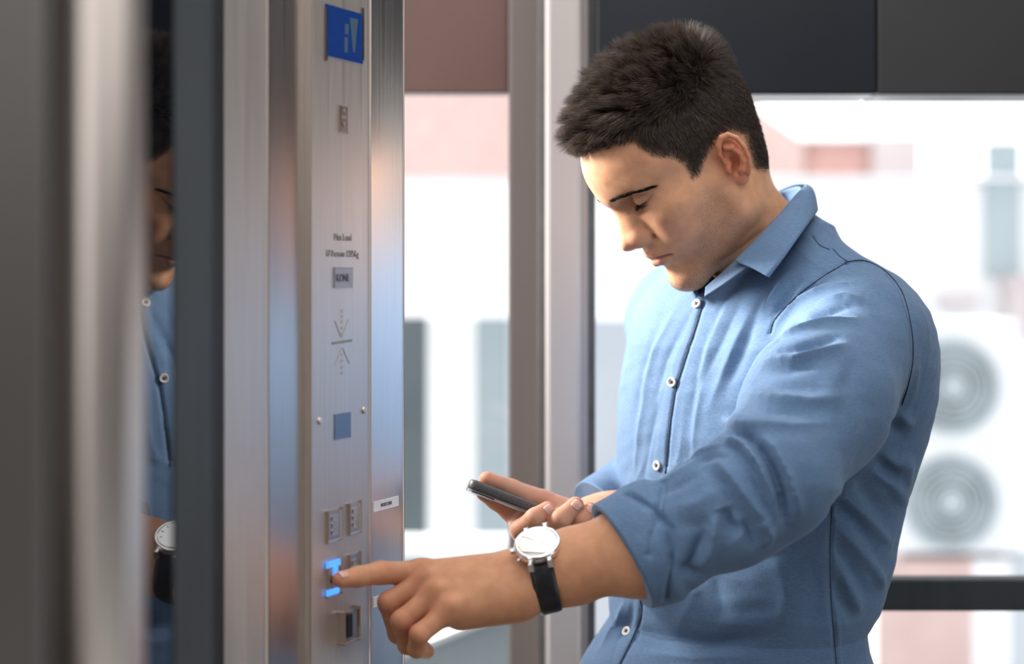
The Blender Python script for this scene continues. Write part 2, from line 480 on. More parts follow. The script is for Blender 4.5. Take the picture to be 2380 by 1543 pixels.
# air conditioner with two fans on a brick plinth
AY = 8.5
ac = empty('air_conditioner', (bx_px(2215, AY), AY, z_px(1292, AY)))
tag(ac, 'white outdoor air conditioner with two round grey fans', 'air conditioner')
pxbox('case', 2048, 2372, 745, 1288, AY, .36, M['ac_white'], ac, .02)
def ring(name, c, r0, r1, y0, y1, m, parent, seg=40):
    bm = bmesh.new()
    L0 = []
    for r, y in ((r0, y0), (r1, y0), (r1, y1), (r0, y1)):
        L0.append([bm.verts.new((c[0] + r * math.cos(2 * math.pi * i / seg), y, c[1] + r * math.sin(2 * math.pi * i / seg))) for i in range(seg)])
    for a in range(4):
        for i in range(seg):
            bm.faces.new((L0[a][i], L0[a][(i + 1) % seg], L0[(a + 1) % 4][(i + 1) % seg], L0[(a + 1) % 4][i]))
    o = link(name, bm_mesh(name, bm), m); child(o, parent); return o
for (fx, fy) in ((2212, 898), (2208, 1166)):
    c = (bx_px(fx, AY), z_px(fy, AY)); R = 108 / F * AY
    w = ring('fan_well', c, .001, R, AY - .004, AY - .012, M['ac_dark'], ac)
    for k in range(1, 8):
        ring('guard_ring', c, R * k / 7 - .012, R * k / 7, AY - .035, AY - .028, M['ac_grille'], w)
    for k in range(3):
        a = 2 * math.pi * k / 3 + .4
        bm = bmesh.new()
        pts = []
        for t, wdt in ((.15, .3), (.5, .55), (.9, .5)):
            for s in (-1, 1):
                an = a + s * wdt; pts.append(bm.verts.new((c[0] + R * t * math.cos(an), AY - .016 + s * .006, c[1] + R * t * math.sin(an))))
        bm.faces.new((pts[0], pts[1], pts[3], pts[2])); bm.faces.new((pts[2], pts[3], pts[5], pts[4]))
        bmesh.ops.solidify(bm, geom=list(bm.faces), thickness=.004)
        o = link('fan_blade', bm_mesh('fan_blade', bm), M['ac_grille']); child(o, w)
    ring('fan_hub', c, .001, R * .22, AY - .02, AY - .045, M['ac_dark'], w)
for fx in (2080, 2330):
    pxbox('foot', fx, fx + 20, 1286, 1296, AY + .02, .3, M['roof_grey'], ac)
pl = empty('brick_plinth', (bx_px(2150, AY), AY - .02, -.4))
tag(pl, 'low haze-paled brick plinth under the air conditioner', 'plinth')
pxbox('brick_base', 2034, 2262, 1302, 1700, AY - .02, .5, M['brick_pale'], pl)
pxbox('white_pier', 2262, 2350, 1302, 1700, AY - .02, .5, M['white_wall'], pl)
pxbox('grey_pier', 2352, 2480, 1302, 1700, AY - .02, .5, M['pale_wall'], pl)
# ------------------------------------------------------------------ implicit modelling for the person
def unit(v):
    v = np.asarray(v, float); return v / np.linalg.norm(v)
def smin(a, b, k):
    h = np.maximum(k - np.abs(a - b), 0.0) / k
    return np.minimum(a, b) - h * h * k * .25
def smax(a, b, k): return -smin(-a, -b, k)
def ell(p, c, r, R=None):
    q = p - np.asarray(c)
    if R is not None: q = q @ R
    r = np.asarray(r, float)
    q = q / r; k0 = np.sqrt(np.einsum('ij,ij->i', q, q)); q = q / r; k1 = np.sqrt(np.einsum('ij,ij->i', q, q))
    return k0 * (k0 - 1) / np.maximum(k1, 1e-9)
def cone(p, a, b, ra, rb):
    a = np.asarray(a, float); b = np.asarray(b, float); ab = b - a
    pa = p - a; dt = pa @ ab; l2 = ab @ ab
    t = np.clip(dt / l2, 0, 1)
    return np.sqrt(np.maximum(np.einsum('ij,ij->i', pa, pa) - 2 * t * dt + t * t * l2, 0)) - (ra + (rb - ra) * t)
def chain(p, pts, rad, k):
    d = None
    for i in range(len(pts) - 1):
        e = cone(p, pts[i], pts[i + 1], rad[i], rad[i + 1])
        d = e if d is None else smin(d, e, k)
    return d
def polydist(p, pts):
    """distance to a polyline and parameter 0..1 along it"""
    best = np.full(len(p), 1e9); par = np.zeros(len(p))
    seg = np.linalg.norm(np.diff(pts, axis=0), axis=1); tot = seg.sum(); acc = 0.0
    for i in range(len(pts) - 1):
        ab = pts[i + 1] - pts[i]
        pa = p - pts[i]; dt = pa @ ab; l2 = max(ab @ ab, 1e-12)
        t = np.clip(dt / l2, 0, 1)
        d = np.maximum(np.einsum('ij,ij->i', pa, pa) - 2 * t * dt + t * t * l2, 0)
        m = d < best
        best = np.where(m, d, best); par = np.where(m, (acc + t * seg[i]) / tot, par)
        acc += seg[i]
    return np.sqrt(best), par
def frame_from(fwd, up):
    """columns: forward, left, up"""
    f = unit(fwd); l = unit(np.cross(up, f)); u = np.cross(f, l)
    return np.stack([f, l, u], 1)

EDG = [(0, 1), (2, 3), (4, 5), (6, 7), (0, 2), (1, 3), (4, 6), (5, 7), (0, 4), (1, 5), (2, 6), (3, 7)]
def surface(f, lo, hi, h, B=5, slack=1.25, grad=True):
    """surface nets over the blocks near the surface; returns vertices, quads, normals"""
    lo = np.asarray(lo, float); hi = np.asarray(hi, float)
    nb = np.ceil((hi - lo) / (h * B)).astype(int)
    G = nb * B
    bi = np.stack(np.meshgrid(*[np.arange(n) for n in nb], indexing='ij'), -1).reshape(-1, 3)
    cen = lo + (bi * B + (B - 1) / 2) * h
    fc = np.concatenate([f(c) for c in np.array_split(cen, max(1, len(cen) // 60000))])
    vol = np.repeat(np.repeat(np.repeat(fc.reshape(nb).astype(np.float32), B, 0), B, 1), B, 2)
    keep = np.abs(fc) < (B * h * .87 + h) * slack
    kb = bi[keep]
    off = np.stack(np.meshgrid(*[np.arange(B)] * 3, indexing='ij'), -1).reshape(-1, 3)
    for c in np.array_split(kb, max(1, len(kb) // 1200)):
        ii = (c[:, None, :] * B + off[None]).reshape(-1, 3)
        vol[ii[:, 0], ii[:, 1], ii[:, 2]] = f(lo + ii * h)
    s = vol < 0
    cnt = np.zeros(np.array(s.shape) - 1, np.int8)
    for a in (0, 1):
        for b in (0, 1):
            for c in (0, 1):
                cnt += s[a:s.shape[0] - 1 + a, b:s.shape[1] - 1 + b, c:s.shape[2] - 1 + c]
    act = np.argwhere((cnt > 0) & (cnt < 8))
    cor = np.array([(a, b, c) for a in (0, 1) for b in (0, 1) for c in (0, 1)])
    vals = np.stack([vol[act[:, 0] + a, act[:, 1] + b, act[:, 2] + c] for a, b, c in cor], 1)
    acc = np.zeros((len(act), 3)); n = np.zeros(len(act))
    for i, j in EDG:
        v0, v1 = vals[:, i], vals[:, j]
        m = (v0 < 0) != (v1 < 0)
        t = np.where(m, v0 / np.where(m, v0 - v1, 1), 0)
        pt = cor[i] + t[:, None] * (cor[j] - cor[i])
        acc += pt * m[:, None]; n += m
    V = lo + (act + acc / n[:, None]) * h
    idx = np.full(cnt.shape, -1, np.int32)
    idx[act[:, 0], act[:, 1], act[:, 2]] = np.arange(len(act))
    Q = []
    for ax in range(3):
        sl0 = [slice(None)] * 3; sl1 = [slice(None)] * 3
        sl0[ax] = slice(0, -1); sl1[ax] = slice(1, None)
        a_, b_ = s[tuple(sl0)], s[tuple(sl1)]
        e = np.argwhere(a_ != b_)
        o1, o2 = (ax + 1) % 3, (ax + 2) % 3
        ok = (e[:, o1] > 0) & (e[:, o2] > 0) & (e[:, o1] < cnt.shape[o1]) & (e[:, o2] < cnt.shape[o2])
        e = e[ok]
        def cell(d1, d2):
            q = e.copy(); q[:, o1] += d1; q[:, o2] += d2
            return idx[q[:, 0], q[:, 1], q[:, 2]]
        qd = np.stack([cell(-1, -1), cell(0, -1), cell(0, 0), cell(-1, 0)], 1)
        flip = ~a_[e[:, 0], e[:, 1], e[:, 2]]
        qd[flip] = qd[flip][:, ::-1]
        Q.append(qd[(qd >= 0).all(1)])
    Q = np.concatenate(Q)
    nor = None
    if grad:
        ep = h * .6
        K = np.array([(1, -1, -1), (-1, -1, 1), (-1, 1, -1), (1, 1, 1)], float)
        out = []
        for ch in np.array_split(V, max(1, len(V) // 100000)):
            fs = [f(ch + k * ep) for k in K]
            g = sum(k[None] * v[:, None] for k, v in zip(K, fs)) / (4 * ep)
            gl = np.maximum((g ** 2).sum(1), .05)
            f0 = sum(fs) / 4
            mv = np.clip(f0 / gl, -.7 * h, .7 * h)
            out.append((ch - g * mv[:, None], g / np.sqrt(gl)[:, None]))
        V = np.concatenate([a for a, b in out]); nor = np.concatenate([b for a, b in out])
        nor = nor / np.maximum(np.linalg.norm(nor, axis=1), 1e-6)[:, None]
    return V, Q, nor

# ------------------------------------------------------------------ head
YAW, PIT, ROLL = math.radians(19), math.radians(37), 0.0
fh = np.array([-math.cos(YAW), -math.sin(YAW), 0])
Hf = fh * math.cos(PIT) + np.array([0, 0, -math.sin(PIT)])
Hu = fh * math.sin(PIT) + np.array([0, 0, math.cos(PIT)])
HR = np.stack([Hf, np.cross(Hu, Hf), Hu], 1)      # columns forward, left, up
HO = P(1631, 385, 2.19)
def to_head(p): return (p - HO) @ HR
def from_head(q): return HO + np.asarray(q, float) @ HR.T
NECK0, NECK1 = P(1648, 440, 2.195), P(1782, 600, 2.25)

EYE = np.array([.0842, .0315, .0210])
# ear frame: a forward in the ear plane, b up, c outward
ear_b = unit(np.array([-.10, 0.06, 1.0])); ear_c = unit(np.array([.36, .93, -.03]))
ear_a = unit(np.cross(ear_b, ear_c)); ear_c = np.cross(ear_a, ear_b)
EAR = np.stack([ear_a, ear_b, ear_c], 1)
EAR0 = np.array([-.0035, .0765, .0010])
_sgn = 1.0 if ear_a[0] > 0 else -1.0
EAR[:, 0] *= _sgn
ES = .93
helix = np.array([(.006, -.003, .001), (.0125, .003, .003), (.0135, .013, .005), (.010, .023, .006), (.002, .0305, .006), (-.008, .030, .0065), (-.0155, .022, .0075),
                  (-.0185, .010, .008), (-.0180, -.003, .007), (-.0140, -.014, .005), (-.0085, -.022, .003)]) * ES
helr = np.array([.0022, .0030, .0034, .0036, .0036, .0034, .0033, .0032, .0032, .0032, .0034]) * ES
anti = np.array([(.004, .017, .002), (-.005, .013, .0042), (-.0100, .004, .0055), (-.0095, -.006, .0055), (-.004, -.0135, .005)]) * ES
def ear_sdf(q):
    """q: head coordinates with y folded to the near side"""
    e = (q - EAR0) @ EAR
    e[:, 0] *= 1.12
    d = ell(e, np.array((-.0015, .003, -.0045)) * ES, np.array((.0165, .0275, .0052)) * ES)
    d = smin(d, ell(e, np.array((.0010, -.0245, -.001)) * ES, np.array((.0088, .0085, .0048)) * ES), .008)
    d = smax(d, -ell(e, np.array((.0035, -.0055, .003)) * ES, np.array((.0092, .0120, .0105)) * ES), .003)
    d = smin(d, chain(e, helix, helr, .001), .0022)
    d = smin(d, chain(e, anti, [.0024, .0030, .0032, .0032, .0036], .002), .004)
    d = smin(d, ell(e, np.array((.0125, -.0075, .002)) * ES, np.array((.0042, .0065, .0042)) * ES), .005)
    d = smin(d, ell(e, np.array((-.002, -.0155, .003)) * ES, np.array((.0045, .004, .004)) * ES), .004)
    # root of the ear
    d = smin(d, cone(e, np.array((.008, .012, -.008)) * ES, np.array((.009, -.016, -.008)) * ES, .006, .006), .006)
    return d

def head_sdf(p):
    x = to_head(p)
    q = np.stack([x[:, 0], np.abs(x[:, 1]), x[:, 2]], 1)
    d = ell(q, (.005, 0, .056), (.095, .0765, .087))
    d = smin(d, ell(q, (.055, 0, .052), (.0625, .061, .056)), .03)
    d = smin(d, ell(q, (.044, 0, -.012), (.059, .058, .060)), .025)
    # temples and cheekbones
    d = smin(d, ell(q, (.064, .042, -.004), (.028, .0225, .018)), .022)
    # jaw
    d = smin(d, ell(q, (.040, 0, -.056), (.050, .046, .042)), .02)
    d = smin(d, cone(q, (.012, .049, -.050), (.083, .013, -.0880), .0125, .0140), .026)
    d = smin(d, cone(q, (.006, .055, -.008), (.012, .050, -.050), .012, .0120), .024)
    d = smin(d, ell(q, (.0895, 0, -.0850), (.0160, .019, .0160)), .016)
    # muzzle
    d = smin(d, ell(q, (.0850, 0, -.0425), (.0245, .029, .024)), .018)
    # cheek
    d = smin(d, ell(q, (.066, .034, -.030), (.026, .020, .026)), .02)
    # brow ridge
    d = smin(d, cone(q, (.1030, .004, .0350), (.0895, .040, .0395), .0095, .0072), .016)
    # eye sockets
    d = smax(d, -ell(q, (.1080, .0225, .0180), (.0170, .0130, .0105)), .012)
    d = smax(d, -ell(q, (.1005, .036, .0215), (.0130, .0145, .0080)), .012)
    # eyelids
    lid = ell(q, EYE, (.0150, .0152, .0140))
    d = smin(d, lid, .0045)
    # upper lid crease
    cr = np.array([EYE + np.array((.0095, -.0135, .0040)), EYE + np.array((.0140, -.004, .0085)), EYE + np.array((.0125, .007, .0080)), EYE + np.array((.006, .0150, .0040))])
    dd, _ = polydist(q, cr)
    d = d + .0011 * np.exp(-(dd / .0016) ** 2)
    # nose
    nz = cone(q, (.1035, 0, .0260), (.1185, 0, -.0090), .0060, .0070)
    nz = smin(nz, ell(q, (.1225, 0, -.0170), (.0092, .0086, .0074)), .008)
    nz = smin(nz, cone(q, (.0930, .0085, .0150), (.1060, .0095, -.0140), .0085, .0098), .012)
    nz = smin(nz, cone(q, (.1000, .0040, .0180), (.1100, .0075, -.0135), .0085, .0098), .010)
    nz = smin(nz, ell(q, (.1070, .0118, -.0195), (.0120, .0064, .0076)), .011)
    nz = smin(nz, cone(q, (.1200, 0, -.0205), (.1035, 0, -.0268), .0036, .0040), .005)
    nz = smax(nz, -ell(q, (.1125, .0066, -.0275), (.0065, .0034, .0050)), .003)
    d = smin(d, nz, .0065)
    # groove round the wing of the nose, smile line
    for pts, am, w in (([(.1030, .0185, -.0110), (.0975, .0200, -.0190), (.0985, .0185, -.0270)], .0019, .0032),
                       ([(.0985, .0215, -.0235), (.0940, .0280, -.0340), (.0870, .0330, -.0480)], .0022, .0040),
                       ([(.0980, .0130, .0020), (.0940, .0250, -.0060), (.0880, .034, -.0070)], .0008, .0040)):
        dd, t = polydist(q, np.array(pts))
        d = d + am * np.exp(-(dd / w) ** 2)
    # philtrum
    dd, t = polydist(q, np.array([(.1075, 0, -.033), (.1080, 0, -.0420)]))
    d = d + .0010 * np.exp(-(dd / .0030) ** 2)
    # lips
    up = chain(q, np.array([(.1085, 0, -.0415), (.1060, .010, -.0422), (.0975, .0225, -.0478)]), [.0050, .0048, .0022], .003)
    low = chain(q, np.array([(.1075, 0, -.0528), (.1045, .010, -.0522), (.0965, .0215, -.0492)]), [.0053, .0050, .0020], .003)
    d = smin(d, up, .0045); d = smin(d, low, .0045)
    dd, t = polydist(q, np.array([(.1145, 0, -.0470), (.1100, .0110, -.0468), (.1005, .0225, -.0487), (.0970, .0262, -.0502)]))
    d = d + .0034 * np.exp(-(dd / .0020) ** 2)
    # under the lower lip
    dd, t = polydist(q, np.array([(.1060, 0, -.0635), (.0995, .0140, -.0625)]))
    d = d + .0022 * np.exp(-(dd / .0055) ** 2)
    d = smin(d, ell(q, (-.040, 0, -.008), (.026, .044, .044)), .03)
    # neck and its muscle
    nk = cone(p, NECK0, NECK1, .0560, .0600)
    d = smin(d, nk, .028)
    # ears
    near = np.abs(q[:, 1] - .08) < .05
    if near.any():
        de = np.full(len(p), 1.0)
        de[near] = ear_sdf(q[near])
        d = np.where(near, smin(d, de, .005), d)
    return d
def eye_slit(q):
    """region cut open between the lids; q folded head coords"""
    r = q - EYE
    rad = np.sqrt((r ** 2).sum(1)) + 1e-9
    el = np.degrees(np.arcsin(np.clip(r[:, 2] / rad, -1, 1)))
    az = np.degrees(np.arctan2(r[:, 1], r[:, 0]))
    az = np.where(az < 0, az * 1.4, az)
    mid = -27 + 7 * (az / 45) ** 2 * 1.0
    half = 6.5 * np.clip(1 - (az / 52) ** 2, 0, 1)
    return (np.abs(el - mid) - half) * rad * math.pi / 180
def skin_head(p):
    d = head_sdf(p)
    x = to_head(p); q = np.stack([x[:, 0], np.abs(x[:, 1]), x[:, 2]], 1)
    near = ((q - EYE) ** 2).sum(1) < .03 ** 2
    if near.any():
        qq = q[near]
        cut = np.maximum(eye_slit(qq), ((.0122 - np.sqrt(((qq - EYE) ** 2).sum(1)))))
        cut = np.where(qq[:, 0] > EYE[0], cut, 1.0)
        d[near] = smax(d[near], -cut, .0012)
    return d

# ------------------------------------------------------------------ hands
def Pl(l): return np.array([P(*a) for a in l])
WRI, ELB = P(1252, 1330, 1.915), P(1770, 1150, 1.90)
LF = {   # left hand fingers: joints and radii
    'index': (Pl([(975, 1333, 1.925), (884, 1331, 1.908), (832, 1340, 1.888), (790, 1347, 1.868)]), [.0118, .0110, .0098, .0076]),
    'middle': (Pl([(990, 1352, 1.912), (904, 1400, 1.905), (925, 1472, 1.925), (962, 1498, 1.945)]), [.0118, .0106, .0096, .0080]),
    'ring': (Pl([(1008, 1384, 1.897), (934, 1443, 1.885), (948, 1498, 1.905), (985, 1508, 1.930)]), [.0114, .0104, .0094, .0078]),
    'little': (Pl([(1040, 1420, 1.886), (975, 1474, 1.872), (968, 1508, 1.884), (992, 1514, 1.905)]), [.0106, .0094, .0084, .0072]),
    'thumb': (Pl([(1165, 1362, 1.955), (1085, 1392, 1.972), (1030, 1418, 1.966), (995, 1432, 1.955)]), [.0170, .0130, .0110, .0085]),
}
def left_hand(p):
    d = cone(p, P(1620, 1222, 1.90), P(1500, 1273, 1.905), .030, .0420)
    d = smin(d, cone(p, P(1520, 1268, 1.905), P(1330, 1312, 1.91), .0425, .0310), .03)
    d = smin(d, cone(p, P(1330, 1305, 1.91), P(1215, 1336, 1.917), .0295, .0250), .02)
    d = smin(d, cone(p, P(1330, 1335, 1.915), P(1225, 1362, 1.915), .0270, .0235), .02)
    for nm, w0 in (('index', (1205, 1328, 1.93)), ('middle', (1208, 1344, 1.915)), ('ring', (1210, 1362, 1.905)), ('little', (1214, 1382, 1.90))):
        d = smin(d, cone(p, P(*w0), LF[nm][0][0], .0205, .0128), .014)
    d = smin(d, cone(p, P(1190, 1385, 1.925), P(1060, 1415, 1.915), .022, .0170), .018)
    d = smin(d, cone(p, P(1195, 1400, 1.905), P(1075, 1432, 1.897), .0165, .0120), .014)
    # knuckles and the tendons behind them
    for nm, a in (('middle', .0014), ('ring', .0014), ('little', .0010), ('index', .0010)):
        k = LF[nm][0][0] + np.array([0.004, -.006, .006])
        d = smin(d, ell(p, k, (.0085, .0085, .0085)), .008)
        dd, t = polydist(p, np.array([k + np.array([.004, -.004, .004]), P(1190, 1335, 1.885)]))
        d = d - .0009 * np.exp(-(dd / .006) ** 2) * (1 - t)
    fg = None
    for nm, (pts, rad) in LF.items():
        c = chain(p, pts, rad, .004)
        fg = c if fg is None else smin(fg, c, .0012)
    d = smin(d, fg, .0065)
    return d
RF = {   # right hand round the telephone
    'middle': (Pl([(1232, 1238, 2.165), (1212, 1231, 2.128), (1244, 1204, 2.114), (1272, 1184, 2.119)]), [.0120, .0112, .0106, .0088]),
    'ring': (Pl([(1290, 1248, 2.165), (1268, 1240, 2.126), (1304, 1206, 2.110), (1338, 1173, 2.114)]), [.0118, .0112, .0106, .0088]),
    'little': (Pl([(1345, 1252, 2.165), (1328, 1238, 2.130), (1350, 1206, 2.118), (1370, 1183, 2.122)]), [.0110, .0100, .0096, .0080]),
    'index': (Pl([(1222, 1228, 2.185), (1182, 1188, 2.185), (1150, 1165, 2.180), (1122, 1148, 2.175)]), [.0125, .0096, .0086, .0072]),
    'thumb': (Pl([(1345, 1205, 2.235), (1262, 1166, 2.225), (1188, 1136, 2.212), (1132, 1114, 2.200)]), [.0180, .0130, .0105, .0088]),
}
RW, RE = P(1425, 1212, 2.235), P(1600, 1085, 2.49)
def right_hand(p):
    d = cone(p, P(1235, 1236, 2.180), P(1375, 1222, 2.205), .0185, .0215)
    d = smin(d, cone(p, P(1290, 1235, 2.200), P(1400, 1215, 2.225), .0200, .0250), .02)
    d = smin(d, ell(p, P(1219, 1224, 2.170), (.0170, .0170, .0175)), .012)
    d = smin(d, cone(p, P(1345, 1210, 2.230), P(1425, 1212, 2.235), .0180, .0250), .02)
    d = smin(d, cone(p, P(1400, 1214, 2.228), RE, .0270, .0450), .02)
    fg = None
    for nm, (pts, rad) in RF.items():
        c = chain(p, pts, rad, .004)
        fg = c if fg is None else smin(fg, c, .0018)
    return smin(d, fg, .005)
# ------------------------------------------------------------------ torso and shirt
TPHI = math.radians(40)
TF = np.array([-math.cos(TPHI), -math.sin(TPHI), 0]); TL = np.array([math.sin(TPHI), -math.cos(TPHI), 0])
TY = 2.25
_py = np.array([560, 600, 640, 680, 720, 800, 900, 1000, 1100, 1200, 1300, 1400, 1450, 1490, 1543, 1620, 1750, 2000.])
_cx = np.array([1800, 1800, 1800, 1800, 1798, 1792, 1786, 1778, 1770, 1758, 1744, 1727, 1714, 1704, 1697, 1695, 1695, 1695.])
_a = np.array([.050, .080, .120, .150, .170, .184, .189, .186, .183, .179, .177, .171, .162, .168, .181, .197, .195, .19])
_b = np.array([.050, .070, .088, .104, .114, .127, .134, .135, .131, .128, .126, .121, .115, .124, .137, .146, .142, .138])
_z = CH - (_py - PY) / F * TY
_X = (_cx - PX) / F * TY
def torso_sdf(p, grow=0.0):
    z = p[:, 2]
    a = np.interp(-z, -_z, _a) + grow; b = np.interp(-z, -_z, _b) + grow; X = np.interp(-z, -_z, _X)
    dx = p[:, 0] - X; dy = p[:, 1] - TY
    u = dx * TF[0] + dy * TF[1]; v = dx * TL[0] + dy * TL[1]
    # flatter back, rounder chest
    b = np.where(u < 0, b * .93, b * 1.03)
    k = (np.abs(u / b) ** 2.25 + np.abs(v / a) ** 2.25) ** (1 / 2.25)
    d = (k - 1) * np.minimum(a, b)
    top = z - _z[0]
    return np.maximum(d, top)
SHN, SHF = P(1990, 795, 2.115), P(1590, 740, 2.405)
ELF = P(1590, 1075, 2.51)
SL_UP = Pl([(1992, 792, 2.105), (1900, 938, 1.995), (1790, 1108, 1.90)])
SL_FO = Pl([(1790, 1112, 1.90), (1690, 1182, 1.895), (1530, 1258, 1.905), (1420, 1297, 1.908)])
CUT_C = P(1459, 1288, 1.905); CUT_N = unit(np.array([-.84, -.18, -.44]))
CUF_C = P(1553, 1252, 1.905)
def base_shirt(p):
    d = torso_sdf(p)
    tr = cone(p, P(1818, 598, 2.25), SHN, .057, .068)
    d = smin(d, tr, .05)
    d = smin(d, cone(p, P(1780, 620, 2.28), SHF, .055, .068), .05)
    # shoulder blade and chest fullness
    d = smin(d, ell(p, P(2020, 875, 2.17), (.062, .075, .10)), .05)
    far = chain(p, np.array([SHF, P(1580, 940, 2.50), ELF]), [.068, .062, .056], .03)
    far = smin(far, cone(p, ELF, P(1395, 1190, 2.275), .056, .041), .03)
    far = np.maximum(far, (p - P(1392, 1184, 2.275)) @ unit(np.array([-.72, -.45, -.50])))
    d = smin(d, far, .012)
    # near sleeve
    up = chain(p, SL_UP, [.0720, .0690, .0600], .03)
    fo = chain(p, SL_FO, [.0580, .0545, .0495, .0485], .02)
    sl = smin(up, fo, .020)
    sl = np.maximum(sl, (p - CUT_C) @ CUT_N)
    d = smin(d, sl, .010)
    return d
def march(f, px, py, y0=1.6, y1=2.75):
    o = np.array([0, 0, CH]); dirn = unit(P(px, py, 1.0) - o)
    t = y0 / dirn[1]
    for _ in range(160):
        v = float(f((o + dirn * t)[None])[0])
        if v < .0003: break
        t += max(v * .6, .0005)
        if t > y1 / dirn[1]: break
    return o + dirn * t
def march_many(f, xy, y0=1.6, y1=2.75):
    o = np.array([0, 0, CH]); D = np.array([unit(P(x, y, 1.0) - o) for x, y in xy])
    t = y0 / D[:, 1]; on = np.ones(len(t), bool)
    for _ in range(170):
        if not on.any(): break
        v = f(o + D[on] * t[on][:, None])
        step = np.where(v < .0003, 0, np.maximum(v * .6, .0005))
        t[on] += step
        k = np.where(on)[0]; on[k[(step == 0) | (t[k] > y1 / D[k, 1])]] = False
    return o + D * t[:, None]
def gradn(f, p, e=.0015):
    K = np.array([(1, -1, -1), (-1, -1, 1), (-1, 1, -1), (1, 1, 1)], float)
    return unit(sum(k * float(f((p + k * e)[None])[0]) for k in K))
def stroke3d(pts):
    out = []
    for i in range(len(pts) - 1):
        for t in np.linspace(0, 1, 3, endpoint=False):
            out.append((pts[i][0] + (pts[i + 1][0] - pts[i][0]) * t, pts[i][1] + (pts[i + 1][1] - pts[i][1]) * t))
    out.append(pts[-1])
    return out
